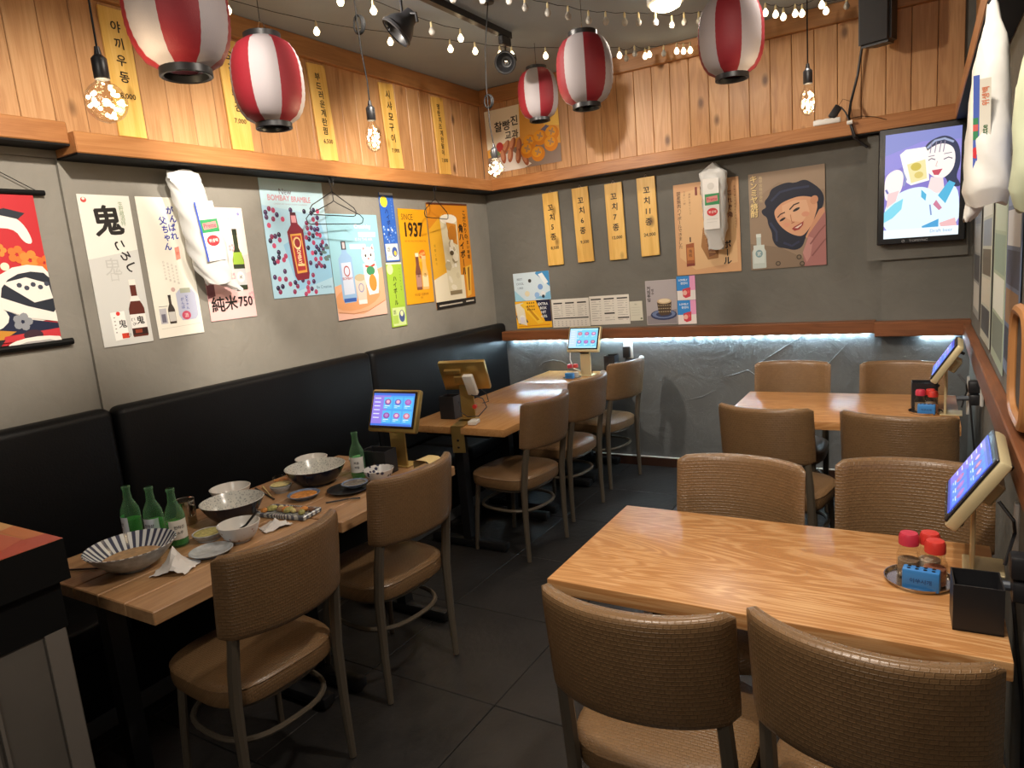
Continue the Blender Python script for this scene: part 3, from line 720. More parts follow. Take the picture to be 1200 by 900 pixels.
t, a = poster('L', 3.898, 1.726, .312, .657, '#e9a312', 'orange yellow poster reading SINCE 1937 with two bottles', off=.004, tilt=-.6)
a.text('SINCE', .29, .085, .19, '#4a2f10', .0, .8); a.text('1937', .50, .215, .43, '#2c1c0e', .035, .82); a.text('ABV 40% SMOOTH KOREAN TAIL', .52, .335, .052, '#b0641a', .01)
a.ell(.62, .50, .15, .12, '#f2b830'); a.ell(.70, .475, .13, .10, '#d96a1a', rot=-20); a.text('NEW', .70, .475, .10, '#f6d080', .01, 1, -15)
a.bottle(.50, .47, .855, .20, '#7a4a3c', '#d6b07a', '#b98a7a', '#e8dcc0', nk=.55); a.bottle(.74, .50, .855, .23, '#e9b96a', '#f2cf8a', '#efd9a6', '#d9c08a', nk=.6); a.text('酒', .50, .70, .1, '#3a2018'); a.text('酒', .74, .70, .1, '#7a5a2a')
a.text('부드럽고 깔끔하게', .55, .905, .065, '#8a4a12', .01); a.text('한잔', .55, .94, .05, '#8a4a12', .01)
done(t, a)

t, a = poster('L', 4.329, 1.721, .520, .774, '#d98a1c', 'large golden poster of an iced highball glass with black vertical lettering', off=.005, tilt=.5)
a.poly([(0, .25), (.35, .1), (.35, .85), (0, .9)], '#e3a92a'); a.rect(0, 0, 1, .018, '#5a2a14'); a.poly([(.0, .72), (.3, .66), (.75, .70), (.75, .93), (0, .93)], '#e6dcc0')
a.poly([(.28, .14), (.70, .15), (.66, .86), (.34, .86)], '#d9cfae'); a.ell(.49, .15, .21, .07, '#efe9d8'); a.poly([(.42, .18), (.66, .20), (.66, .40), (.48, .36)], '#c98428'); a.ell(.55, .29, .11, .12, '#b8741e', rot=30)
for i in range(16): a.ell(r2.uniform(.37, .62), r2.uniform(.38, .82), r2.uniform(.03, .09), r2.uniform(.03, .08), r2.choice(['#f0ece0', '#bcae8c', '#e6dec8', '#a0926e', '#cfc4a2']), rot=r2.uniform(0, 90), n=6)
a.ell(.49, .475, .05, .035, '#5a4a30'); a.rect(.36, .84, .66, .88, '#8a7a58')
a.vtext('こだわりの', .90, .09, .085, '#2a1408', .03, 1.0); a.vtext('角ハイボール', .78, .24, .125, '#120c08', .04, 1.0); a.vtext('うまい時間', .93, .33, .065, '#2a1408', .02, 1.1)
a.vtext('炭酸と香り', .10, .40, .045, '#8a5a10', 0, 1.4); a.poly([(.80, .62), (.96, .60), (.90, .90), (.80, .92)], '#e9b440'); a.poly([(.86, .63), (.91, .62), (.87, .86), (.84, .86)], '#8a5a1c')
a.rect(0, .93, 1, 1, '#161210'); a.line([(.06, .968), (.64, .968)], .018, '#c9c2b4'); a.line([(.74, .964), (.95, .964)], .02, '#c9c2b4')
done(t, a)

# hanging scroll at the far left, on the stepped back wall
SX = .36
t = thing('hanging_scroll', 'red hanging cloth with waves, blossoms and white crests on black rods', 'wall hanging', (XL - STP + .012, 1.483 - SX, 1.752), PI / 2)
SW, SH = .72, .60
G().box((0, -.003, 0), (SW, .003, SH), col='#c2202a').obj('cloth', M_print, t, smooth=False)
a = Art(SW, SH, base=.005)
def dense(f, n=16): return [f(i / n) for i in range(n + 1)]
a.blob([(.36, .28), (.55, .15), (.82, .12), (.92, .18), (.96, .33), (.91, .33), (.87, .22), (.7, .24), (.58, .36), (.4, .4)], '#efe9df'); a.poly([(.5, .22), (.66, .17), (.80, .19), (.66, .27), (.55, .34)], '#d8702a'); a.poly([(.76, .13), (.90, .17), (.94, .13), (.84, .10)], '#17202e')
for (x, y, r, c) in ((.86, .40, .035, '#e8742a'), (.92, .44, .04, '#ef8a34'), (.99, .46, .03, '#e86a26'), (.70, .42, .035, '#ef8a34'), (.62, .50, .05, '#e9a82a'), (.56, .56, .06, '#e9b030'), (.78, .37, .025, '#ef8a34'), (.52, .44, .03, '#f4b060')):
    for k in range(5): a.ell(x + r * math.cos(k * 1.257) * .8, y + r * math.sin(k * 1.257), r * .6, None, c, n=9)
a.ell(.79, .475, .022, None, '#f3e4c8'); a.ell(.60, .62, .07, None, '#f3e0b8')
a.ell(.90, .66, .20, .16, '#efe9df'); a.ell(.91, .67, .17, .13, '#17202e'); a.poly([(.76, .58), (.88, .55), (.99, .60), (1, .70), (.9, .72)], '#efe9df')
for i in range(5): a.ell(.84 + i * .035, .60 + .02 * (i % 2), .014, None, '#3a4050', n=7)
a.poly([(.60, .68), (.72, .66), (.86, .74), (1, .80), (1, .86), (.86, .82), (.72, .74)], '#efe9df'); a.poly([(.62, .72), (.72, .74), (.86, .83), (1, .87), (1, .92), (.7, .92), (.5, .8)], '#101a3a')
a.ell(.62, .80, .14, .08, '#efe9df'); a.ell(.58, .86, .09, None, '#d9542a'); a.poly([(.3, .92), (.6, .86), (.78, .90), (.70, .95), (.3, .97)], '#c98a2a')
for k in range(5): a.ell(.82 + .03 * math.cos(k * 1.257), .84 + .035 * math.sin(k * 1.257), .022, None, '#8f9298', n=8)
a.poly([(.72, .925), (1, .905), (1, .965), (.70, .965)], '#c83038'); a.ell(.86, .935, .05, .03, '#3a1a2a'); a.poly([(0, .95), (.72, .945), (.68, 1), (0, 1)], '#14161c')
for x in (.40, .50, .60): a.ell(x, .975, .018, None, '#efe9df', n=8)
a.ell(.88, 1.0, .16, .045, '#efe9df'); a.poly([(.74, 1), (.82, .975), (.94, .975), (1, 1)], '#a9a6a4')
done(t, a)
for z, r in ((SH / 2 + .004, .011), (-SH / 2 - .004, .014)):
    G().tube([(-SW / 2 - .04, -.004, z), (SW / 2 + .045, -.004, z)], r, 10).obj('rod', M_black, t)
G().tube([(0, -.004, SH / 2 + .22), (SW / 2 + .02, -.004, SH / 2 + .01)], .0018, 5).obj('cord', M_black, t)

# ------------------------------------------------------------------ posters on the back wall
t, a = poster('B', -2.693, 2.588, .650, .476, '#e6a848', 'food poster on the boards showing sweet potatoes and orange persimmons', tilt=.5, off=.020)
a.poly([(0, 0), (.49, 0), (.47, .5), (0, .62)], '#efe6cf'); a.poly([(.8, 0), (1, 0), (1, .45), (.8, .40)], '#efc65a'); a.text('찰빵', .24, .28, .125, '#1c1612', .02); a.text('진', .41, .23, .12, '#1c1612', .02); a.text('교과', .36, .44, .105, '#1c1612', .02)
a.poly([(0, .75), (.5, .62), (1, .72), (1, 1), (0, 1)], '#8c7a70'); a.poly([(.06, .80), (.35, .70), (.60, .95), (.5, 1), (.05, 1)], '#ddd6d0'); a.poly([(.03, .65), (.14, .58), (.18, .72), (.05, .76)], '#6f8a62')
a.ell(.18, .60, .052, .055, '#b83a3a')
for (x, y, ro) in ((.27, .62, 30), (.36, .60, 25), (.45, .64, 10), (.22, .76, -5), (.32, .76, 10), (.43, .80, 8), (.52, .86, -20)): a.ell(x, y, .038, .085, '#a05a3c', rot=ro); a.ell(x - .01, y - .02, .024, .065, '#c98a68', rot=ro)
a.poly([(.68, .52), (.83, .40), (.88, .44), (.72, .58)], '#6a6a88')
for (x, y) in ((.60, .62), (.74, .58), (.90, .55), (.88, .70), (.56, .74), (.70, .82)):
    a.ell(x, y, .092, .088, '#e08a14'); a.ell(x - .015, y - .03, .07, .06, '#f0a820')
    for k in range(4): a.ell(x + .022 * math.cos(k * 1.57 + .4), y - .03 + .03 * math.sin(k * 1.57 + .4), .022, .012, '#b8906a', rot=k * 90 + 23, n=8)
done(t, a)

t, a = poster('B', -1.299, 1.752, .447, .628, '#cf9f72', 'tan highball poster with a brown square bottle, behind the hanging bag', off=.004, tilt=.4)
a.poly([(.08, .10), (.5, .06), (.95, .20), (.95, .9), (.3, .95), (.06, .8)], '#d8b080')
a.vtext('国産焼肉ハイボールできました', .08, .10, .066, '#4a2c20', .01, .95); a.vtext('うまい一杯', .17, .09, .040, '#7a5238', 0, 1.1); a.vtext('濃厚な香りとコク', .25, .12, .035, '#8a6244', 0, 1.2); a.rect(.34, .05, .375, .14, '#7a2a22'); a.rect(.42, .05, .455, .14, '#5a2a22')
a.vtext('これぞ角', .86, .16, .085, '#6a3424', .02, 1.25); a.vtext('ボール', .80, .70, .13, '#1a1210', .03, .95); a.vtext('炭酸で割って氷をたっぷり入れて', .94, .10, .034, '#8a5a3c', 0, 1.25)
a.poly([(.44, .50), (.62, .46), (.68, .62), (.66, .84), (.50, .85), (.40, .70)], '#9a6a38'); a.poly([(.48, .56), (.62, .54), (.62, .80), (.52, .82)], '#7a4a22')
for i in range(6): a.line([(.42 + .02 * i, .52 + .05 * i), (.66, .50 + .055 * i)], .008, '#b88a54')
a.rect(.225, .585, .245, .64, '#2c1a12'); a.poly([(.16, .66), (.29, .65), (.295, .90), (.16, .91)], '#9c5426'); a.rect(.175, .70, .28, .84, '#c07a3c'); a.vtext('角瓶', .228, .74, .06, '#4a2412'); a.rect(.16, .875, .29, .905, '#7a2c1a')
done(t, a)

t, a = poster('B', -.778, 1.755, .466, .629, '#96806a', 'vintage style poster of a smiling woman with dark wavy hair and white bottle', off=.004, tilt=.6)
a.poly([(0, 0), (1, 0), (1, .25), (.4, .12), (0, .3)], '#a08a74'); a.poly([(0, .72), (.4, .78), (.9, 1), (0, 1)], '#84705c')
hair = [(.24, .36), (.20, .30), (.27, .25), (.30, .18), (.40, .15), (.52, .13), (.62, .15), (.74, .12), (.84, .17), (.94, .24), (.99, .32), (.97, .42), (.90, .46), (.86, .56), (.74, .70), (.70, .80), (.60, .83), (.48, .80), (.36, .78), (.30, .70), (.30, .62), (.25, .54), (.24, .46), (.18, .43), (.16, .38)]
a.blob(hair, '#161b30'); a.line([(.3, .3), (.42, .22), (.6, .20), (.8, .2)], .03, '#2c3350'); a.line([(.28, .52), (.36, .62), (.36, .72)], .03, '#2c3350'); a.line([(.45, .74), (.56, .78), (.66, .74)], .03, '#262c4c')
a.poly([(.74, .70), (.82, .58), (.92, .44), (.985, .42), (1, .60), (.85, .80)], '#cf9674')
face = [(.335, .42), (.36, .38), (.44, .33), (.56, .30), (.68, .285), (.80, .30), (.88, .33), (.905, .40), (.875, .48), (.84, .56), (.78, .63), (.72, .68), (.66, .69), (.56, .66), (.47, .61), (.40, .55), (.355, .49)]
a.blob(face, '#d9a27e'); a.poly([(.44, .36), (.60, .32), (.76, .33), (.80, .45), (.70, .55), (.55, .52), (.45, .46)], '#e2b28e'); a.ell(.86, .34, .05, .06, '#cf9470', rot=20)
a.line([(.38, .475), (.42, .445), (.48, .43)], .016, '#3a261e'); a.line([(.54, .41), (.60, .365), (.67, .35)], .018, '#3a261e'); a.ell(.445, .50, .045, .016, '#2e2226', rot=-28); a.ell(.63, .415, .05, .018, '#2e2226', rot=-24); a.ell(.445, .50, .012, None, '#0c0a0c'); a.ell(.63, .415, .012, None, '#0c0a0c')
a.line([(.55, .46), (.565, .53), (.59, .545)], .010, '#b87a58'); a.line([(.56, .55), (.60, .54)], .014, '#b06a4c'); a.poly([(.565, .605), (.60, .585), (.66, .565), (.72, .54), (.71, .58), (.66, .62), (.60, .63)], '#9c3a34'); a.poly([(.60, .60), (.66, .578), (.70, .56), (.69, .58), (.64, .605)], '#ead8cc'); a.ell(.50, .56, .04, .03, '#dc9a7c'); a.ell(.745, .47, .05, .035, '#dc9a7c')
a.poly([(.70, .86), (.78, .68), (.90, .56), (1, .46), (1, 1), (.72, 1)], '#a9706c'); a.poly([(.70, .86), (.78, .70), (.84, .72), (.80, .90), (.75, .96)], '#c08a84'); a.line([(.80, .78), (.92, .66), (1, .60)], .02, '#8a5654'); a.line([(.82, .9), (.95, .78), (1, .74)], .02, '#8a5654')
for (x, y) in ((.37, .95), (.65, .90), (.69, .97)): a.ell(x, y, .035, None, '#4a3c30'); a.ell(x, y, .02, None, '#7a6a56')
a.vtext('キンミヤ焼酎', .075, .055, .105, '#3a2f20', .05, .92); a.vtext('キンミヤ焼酎', .070, .052, .105, '#e2c88c', .03, .92); a.vtext('亀甲宮株式会社', .165, .05, .05, '#c9b48c', .01, 1.05)
a.bottle(.115, .63, .985, .19, '#b9c4bf', None, None, '#d6dcd6', nk=.32); a.rect(.04, .74, .19, .93, '#c9d3ce'); a.ell(.115, .83, .05, .055, '#7a9aa0'); a.text('宮', .115, .83, .06, '#eef0ea'); 
done(t, a)

t, a = poster('B', -2.722, 1.430, .330, .226, '#cfe2ee', 'small white and blue drinks advert stuck above the yellow navy one', off=.003, tilt=1)
a.poly([(.66, 0), (1, 0), (1, .55), (.62, .05)], '#3f8fc8'); a.poly([(0, .6), (.3, 1), (0, 1)], '#9cd0e8'); a.poly([(.55, .95), (1, .7), (1, 1)], '#7ab8dc'); a.poly([(.70, .10), (.82, .05), (.97, .40), (.87, .46)], '#e6eef2')
for i, s in enumerate(('BEST', 'COOL', '1,900')): a.text(s, .18, .22 + i * .16, .075, '#6a8298', .01)
a.ell(.46, .30, .045, None, '#3a3a3a'); a.ell(.36, .75, .07, None, '#e2d9b8'); a.ell(.63, .82, .07, None, '#8fb8e6'); a.ell(.74, .54, .07, None, '#7a9fd6'); a.ell(.80, .80, .07, None, '#dfe6ea'); a.ell(.8, .88, .04, None, '#2a3a4a')
done(t, a)
t, a = poster('B', -2.726, 1.204, .326, .222, '#efb321', 'small yellow and navy drinks advert just above the back wall shelf', off=.003, tilt=1)
a.poly([(.60, 0), (1, 0), (1, .78), (.82, .78)], '#16193a'); a.poly([(0, .55), (.1, .3), (.2, .45), (.34, .78), (.08, .85)], '#1c2048'); a.poly([(0, .1), (.24, .05), (.3, .9), (.05, .8)], '#e6dfc8'); a.poly([(.14, .12), (.30, .05), (.78, .80), (.62, .86)], '#f4c63a'); a.poly([(.30, .20), (.36, .17), (.66, .70), (.60, .74)], '#c98a10')
for i in range(4):
    for j in range(3): a.ell(.36 + i * .06, .08 + j * .12, .02, None, '#5a4210', n=6)
for i, s in enumerate(('EXTRA', 'BOX', 'HIT', '4.5%')): a.text(s, .80, .14 + i * .15, .09, '#eef0f2', .02)
a.ell(.18, .62, .08, None, '#efeee6'); a.rect(.12, .58, .24, .80, '#dcd8e0'); a.line([(.05, .93), (.95, .9)], .02, '#d98a10')
done(t, a)

t, a = poster('B', -2.390, 1.203, .325, .222, '#d9d5cc', 'white folded order sheet with a long black bar, left half', name='menu_sheet', cat='menu', off=.003, tilt=.5)
for i in range(3): a.rect(.05 + i * .32, .12, .29 + i * .32, .17, '#2a2826')
for i in range(3):
    for j in range(6): a.line([(.05 + i * .32, .24 + j * .07), (.16 + i * .32 + .07 * ((j * 7 + i) % 3) / 2, .24 + j * .07)], .010, '#8a8682'); a.line([(.25 + i * .32, .24 + j * .07), (.29 + i * .32, .24 + j * .07)], .010, '#8a8682')
a.rect(.04, .66, .97, .70, '#2a2826')
for j in range(3):
    for i in range(9): a.line([(.05 + i * .105, .78 + j * .07), (.05 + i * .105, .81 + j * .07)], .03, '#a8a4a0')
done(t, a)
t, a = poster('B', -2.060, 1.212, .325, .222, '#dbd7ce', 'white folded order sheet with short black headings, right half', name='menu_sheet', cat='menu', off=.003, tilt=.5)
for i in range(3): a.rect(.04 + i * .33, .09, .30 + i * .33, .135, '#2a2826')
for i in range(3):
    for j in range(9):
        if (i == 1 and j in (5, 6)) or (i == 2 and j in (7,)): continue
        a.line([(.05 + i * .33, .20 + j * .08), (.17 + i * .33 + .07 * ((j * 5 + i) % 3) / 2, .20 + j * .08)], .010, '#8a8682'); a.line([(.25 + i * .33, .20 + j * .08), (.29 + i * .33, .20 + j * .08)], .010, '#8a8682')
a.rect(.37, .585, .63, .635, '#2a2826'); a.rect(.70, .755, .98, .80, '#2a2826')
done(t, a)
t, a = poster('B', -1.845, 1.196, .100, .145, '#cfcdbd', 'small pale card with rounded corners beside the order sheets', name='card', cat='card', off=.003, tilt=1)
a.text('메뉴', .5, .16, .13, '#6a7a5a'); [a.line([(.12, .32 + i * .13), (.8, .32 + i * .13)], .02, '#a9a898') for i in range(4)]; a.rect(.80, .86, .95, .93, '#5a6a4a')
done(t, a)
t, a = poster('B', -1.649, 1.251, .232, .324, '#b3acac', 'grey poster of a patterned pudding cup standing on a blue plate', off=.003, tilt=.3)
a.rect(.02, .015, .98, .985, '#aaa3a6'); a.vtext('커피푸딩', .10, .17, .13, '#2a2422', .03, .95); a.vtext('빙수', .23, .22, .10, '#3a3432', .02, 1)
a.poly([(.02, .80), (.98, .66), (.98, .985), (.02, .985)], '#8a8488'); a.ell(.56, .78, .43, .17, '#28345a'); a.ell(.56, .765, .38, .135, '#6a7aa0'); a.ell(.57, .77, .26, .09, '#2c3860'); a.poly([(.36, .48), (.83, .46), (.80, .74), (.72, .79), (.48, .80), (.40, .75)], '#4a3826'); a.ell(.595, .475, .235, .085, '#c9b08a'); a.ell(.60, .465, .18, .06, '#e2d0ae')
for i in range(6):
    for j in range(3): a.ell(.415 + i * .073, .57 + j * .07, .016, None, '#d9c8a0', n=6)
done(t, a)
for k, (zz, nm) in enumerate(((1.345, 'upper'), (1.172, 'lower'))):
    t, a = poster('B', -1.462, zz, .134, .171, '#e3dcd8', nm + ' one of two small blue and pink drink cards right of the pudding poster', name='card', cat='card', off=.004, tilt=.5, group=None)
    a.rect(0, 0, .70, .60, '#2a86d2'); a.rect(.70, 0, 1, .60, '#e29ac2'); a.text('LOVELY', .36, .16, .14, '#e9f2fa', .02); a.text('한잔더', .40, .30, .14, '#e9f2fa', .02); a.poly([(.30, .55), (.55, .50), (.74, .48), (.72, .86), (.46, .92), (.32, .84)], '#c83a4a'); a.ell(.43, .70, .12, .13, '#e6b0a2'); a.ell(.62, .66, .06, .08, '#e05a5a')
    done(t, a)

# ------------------------------------------------------------------ paper lanterns
def lantern(loc, rz, label):
    t = thing('paper_lantern', label, 'lantern', loc, rz, 'red and white striped lanterns')
    Rr, Hh = .130, .150
    n = 14; prof = []
    for i in range(n + 1):
        q = -1 + 2 * i / n; z = q * Hh; r = .062 + (Rr - .062) * (1 - abs(q) ** 2.6) ** .62
        prof.append((r, z))
    out = []
    for i, (r, z) in enumerate(prof):
        out.append((r, z))
        if i < n: out.append(((r + prof[i + 1][0]) / 2 - .0012, (z + prof[i + 1][1]) / 2))
    w8 = 2 * PI / 8
    mr = G().lathe(out, 5, a0=0, a1=w8).mesh('panel', M_lred, angle=60); mw = G().lathe(out, 5, a0=0, a1=w8).mesh('panel', M_lwht, angle=60)
    for k in range(8): link('panel', (mr, mw)[k % 2], t, (0, 0, 0), (0, 0, k * w8))
    for nm, s in (('top_rim', 1), ('bottom_rim', -1)):
        z = s * Hh
        G().lathe([(.056, z - s * .004), (.066, z - s * .006), (.067, z + s * .016), (.064, z + s * .018), (.056, z + s * .016), (.054, z)], 28).obj(nm, M_plastic, t)
    G().tube([(-.055, 0, Hh + .01), (-.03, 0, Hh + .045), (0, 0, Hh + .06), (.03, 0, Hh + .045), (.055, 0, Hh + .01)], .0015, 5).obj('wire_handle', M_steel, t)
    G().tube([(0, 0, Hh + .06), (0, 0, max(Hh + .07, ZC - loc[2]))], .0013, 5).obj('hanging_cord', M_black, t)
    return t
def facing(loc, off): return math.atan2(-loc[1], -loc[0]) - PI / 8 + R(off)
for loc, off, lab in (((-1.690, 1.245, 2.335), 2, 'biggest striped paper lantern, cut off by the top edge at left'),
                      ((-2.102, 1.889, 2.350), 42, 'striped paper lantern with a white middle stripe, before the left boards'),
                      ((-2.150, 4.140, 2.675), 27, 'smallest striped paper lantern, partly in front of the persimmon poster'),
                      ((-1.359, 3.098, 2.460), 24, 'striped paper lantern at top centre, beside the smallest lantern'),
                      ((-.690, 3.060, 2.445), -4, 'striped paper lantern nearest the speaker, with a red middle stripe')):
    lantern(loc, facing(loc, off), lab)

# ------------------------------------------------------------------ pendant bulbs on black cords
def bulb_profile(kind):
    if kind == 'globe': return [(.014, .052)] + [(max(.0005, .0475 * math.sin(PI * i / 14)), .0475 * math.cos(PI * i / 14)) for i in range(2, 15)]
    return [(.0135, .070), (.015, .058), (.024, .040), (.031, .018), (.0325, 0), (.030, -.018), (.022, -.036), (.012, -.046), (.0005, -.050)]
def pendant(loc, kind, cordpts, label, power, seed, loopz=None):
    t = thing('pendant_lamp', label, 'lamp', loc)
    g = G(); g.lathe(bulb_profile(kind), 20); g.obj('bulb', M_glass, t)
    r = random.Random(seed); f = G()
    for i in range(26 if kind == 'globe' else 34):
        if kind == 'globe':
            v = Vector((r.gauss(0, 1), r.gauss(0, 1), r.gauss(0, 1))).normalized() * .040 * r.uniform(.75, 1); p = (v.x, v.y, v.z)
        else:
            z = r.uniform(-.036, .040); rad = .022 * (1 - ((z + .0) / .06) ** 2); a = r.uniform(0, 2 * PI); p = (rad * math.cos(a), rad * math.sin(a), z)
        f.ball(p, .0048 if kind == 'globe' else .0036, 6)
    f.obj('fairy_lights', M_bead, t)['kind'] = 'stuff'
    zt = .052 if kind == 'globe' else .070
    G().lathe([(.0005, zt), (.016, zt), (.0175, zt + .003), (.0175, zt + .046), (.015, zt + .050), (.0085, zt + .056), (.006, zt + .074), (.0005, zt + .074)], 16).obj('socket', M_plastic, t)
    pts = [(0, 0, zt + .07)] + cordpts
    G().tube(pts, .0028, 6).obj('cord', M_black, t)
    e = cordpts[-1]
    if loc[2] + e[2] > ZC - .04: G().lathe([(.0005, -.02), (.03, -.02), (.034, 0)], 16, c=e).obj('ceiling_rose', M_plastic, t)
    if loopz:
        G().tube([(loopz[0] + .020 * math.sin(2 * PI * k / 18) * (1 + .2 * (k // 18)) , loopz[1] + .004 * (k // 18), loopz[2] + .034 * math.cos(2 * PI * k / 18)) for k in range(54)], .0035, 6).obj('cord_loop', M_black, t)
    l = lamp('pendant_light', 'POINT', (0, 0, 0), power, (1, .78, .50), .010); l.parent = t
    return t
def up(loc, px=0, py=0): return (px, py, ZC - loc[2] - .001)
p = (-1.700, 1.020, 2.072); pendant(p, 'globe', [(-.008, .006, .30), up(p, -.05, .03)], 'pendant lamp with a round clear fairy light bulb at far left', 4.5, 1)
p = (-1.872, 2.176, 2.140); pendant(p, 'drop', [(-.008, .01, .22), (-.03, .02, .34), up(p, -.07, .05)], 'pendant lamp with a teardrop bulb and a knotted cord, before the left boards', 4.5, 2, (-.040, .03, .44))
p = (-1.960, 3.225, 2.118); pendant(p, 'globe', [(-.012, .0, .22), (-.02, .01, .42), (-.02, .03, .60), up(p, -.02, .10)], 'pendant lamp with a round bulb hanging in front of the persimmon poster', 4.5, 3, (-.018, .01, .345))
p = (-.404, 3.074, 2.138); pendant(p, 'drop', [(0, .0, .30), up(p, .0, .02)], 'pendant lamp with a teardrop bulb between the last lantern and the speaker', 4.5, 4)

# ------------------------------------------------------------------ ceiling lamp, track with two spotlights
t = thing('ceiling_lamp', 'glowing round lamp on the ceiling, just entering at the top edge', 'lamp', (-1.245, 3.99, ZC))
G().lathe([(.10, 0), (.10, -.03), (.085, -.035), (.085, -.03)], 24).obj('housing', M_white, t)
G().lathe([(.085, -.03), (.08, -.05), (.05, -.065), (.0005, -.07)], 24).obj('diffuser', M_lampglow, t)
t = thing('track_rail', 'black lighting track along the ceiling with two adapters', 'rail', (-2.17, 2.6, ZC))
G().box((0, 0, -.018), (.036, 2.52, .036)).obj('rail', M_plastic, t, smooth=False)
for y in (.18, 1.20): G().rbox((0, y, -.06), (.034, .10, .05), .006, 1).obj('adapter', M_plastic, t)
def spotlight(loc, aim, label, stem, sc=1):
    t = thing('track_spotlight', label, 'spotlight', loc); t.scale = (sc, sc, sc)
    q = (Vector(aim)).to_track_quat('Z', 'Y').to_euler()
    G().tube([(0, 0, stem), (0, 0, .05), (.082, 0, .03), (.086, 0, -.01)], .007, 8).tube([(0, 0, .05), (-.082, 0, .03), (-.086, 0, -.01)], .007, 8).obj('bracket', M_plastic, t)
    b = G().lathe([(.0005, -.07), (.036, -.068), (.042, -.03), (.064, .0), (.076, .03), (.078, .055), (.070, .055), (.062, .02), (.040, -.005), (.0005, -.012)], 24).obj('head', M_plastic, t, rot=q)
    G().lathe([(.078, .040), (.084, .044), (.084, .056), (.078, .060)], 24).obj('rim', M_plastic, b)
    G().ball((0, 0, .0), .024, 14, (1, 1, .8)).obj('lamp_cap', M_steel, b)
spotlight((-2.17, 2.83, ZC - .195), (-.50, -.45, -.62), 'black track spotlight with round head beside the knotted cord', .108)
spotlight((-2.17, 3.80, ZC - .175), (.25, -.80, -.30), 'black track spotlight at the far end of the ceiling track', .112, .78)

# ------------------------------------------------------------------ string lights
def string_light(label, pts, lit, wire_dz=.05, seed=1, r=.0165):
    """pts: bulb centres in order along the wire"""
    t = thing('string_light', label, 'light')
    r_ = random.Random(seed)
    wpts = []
    for i, p in enumerate(pts):
        wpts.append((p[0], p[1], p[2] + wire_dz))
        if i < len(pts) - 1:
            q = pts[i + 1]; wpts.append(((p[0] + q[0]) / 2, (p[1] + q[1]) / 2, (p[2] + q[2]) / 2 + wire_dz - .006))
    G().tube(wpts, .0016, 5).obj('wire', M_black, t)
    on = G().lathe([(.0005, -.020), (.010, -.017), (.0165, -.006), (.0165, .003), (.010, .014), (.006, .022)], 10).mesh('bulb', M_fest)
    of = G().lathe([(.0005, -.020), (.010, -.017), (.0165, -.006), (.0165, .003), (.010, .014), (.006, .022)], 10).mesh('bulb', M_frost)
    so = G().lathe([(.0062, .018), (.0066, .040), (.003, .052)], 8).mesh('bulb_cap', M_cream)
    for i, p in enumerate(pts):
        b = link('bulb', on if lit[i % len(lit)] else of, t, p); link('bulb_cap', so, b)
string_light('lit string light with warm bulbs along the left ceiling edge', [(-2.791, 2.328, 2.88), (-2.716, 2.808, 2.88), (-2.556, 3.202, 2.88), (-2.396, 3.551, 2.88), (-2.316, 3.693, 2.88), (-2.246, 3.862, 2.88), (-2.198, 3.925, 2.88), (-2.056, 4.102, 2.88), (-1.708, 4.464, 2.88), (-1.693, 4.545, 2.875), (-1.627, 4.526, 2.885), (-1.59, 4.616, 2.88), (-1.556, 4.602, 2.88), (-1.475, 4.65, 2.88), (-1.396, 4.671, 2.88), (-1.362, 4.707, 2.88), (-1.323, 4.724, 2.88)], [1, 1, 1, 1, 1, 1, 1, 1, 1, 0, 0, 1, 1, 0, 1, 1, 1], seed=2)
string_light('string light with lit bulbs close to the spotlights on the ceiling', [(-2.352, 2.611, 2.88), (-2.317, 2.80, 2.88), (-2.295, 3.237, 2.88), (-2.247, 3.442, 2.88)], [1, 1, 0, 1])
string_light('string light of unlit frosted bulbs across the dark ceiling', [(-1.95, 2.95, 2.88), (-1.856, 3.062, 2.88), (-1.766, 3.163, 2.88), (-1.75, 3.3, 2.88), (-1.698, 3.448, 2.88), (-1.64, 3.572, 2.88), (-1.586, 3.714, 2.88), (-1.521, 3.797, 2.88), (-1.447, 3.889, 2.88), (-1.388, 3.949, 2.88), (-1.314, 4.022, 2.88), (-1.249, 4.11, 2.87), (-1.189, 4.147, 2.88), (-1.12, 4.197, 2.88), (-.98, 4.28, 2.88)], [0])
string_light('short lit string light right of the largest rear lantern by the boards', [(-.787, 4.345, 2.88), (-.746, 4.421, 2.88), (-.718, 4.504, 2.88), (-.653, 4.495, 2.88), (-.621, 4.526, 2.88), (-.51, 4.458, 2.88), (-.503, 4.588, 2.88), (-.40, 4.62, 2.89)], [1, 1, 1, 1, 1, 1, 1, 0])

# ------------------------------------------------------------------ speaker, screen, power strip, cables
t = thing('wall_speaker', 'black wall speaker above the screen, cut off by the top edge', 'speaker', (-.235, D - .20, 2.80), R(-16))
g = G()
fx, fy, fz, bx = .088, -.10, .155, .062
v = [(-fx, fy, -fz), (fx, fy, -fz), (fx, fy, fz), (-fx, fy, fz), (-bx, .09, -fz * .85), (bx, .09, -fz * .85), (bx, .09, fz * .85), (-bx, .09, fz * .85)]
bm = bmesh.new(); vv = [bm.verts.new(p) for p in v]
for f in [(0, 1, 2, 3), (5, 4, 7, 6), (1, 5, 6, 2), (4, 0, 3, 7), (3, 2, 6, 7), (4, 5, 1, 0)]: bm.faces.new([vv[i] for i in f])
bmesh.ops.bevel(bm, geom=list(bm.edges), offset=.016, segments=3, affect='EDGES'); bm.verts.index_update()
g.add([q.co.copy() for q in bm.verts], [tuple(q.index for q in f.verts) for f in bm.faces]); bm.free()
g.obj('cabinet', plain('speaker_body', (.022, .022, .024), .5), t)
G().rbox((0, fy - .003, 0), (.146, .008, .280), .02, 3).obj('grille', plain('grille_cloth', (.045, .045, .048), .85, bump=.4, bscale=500), t)
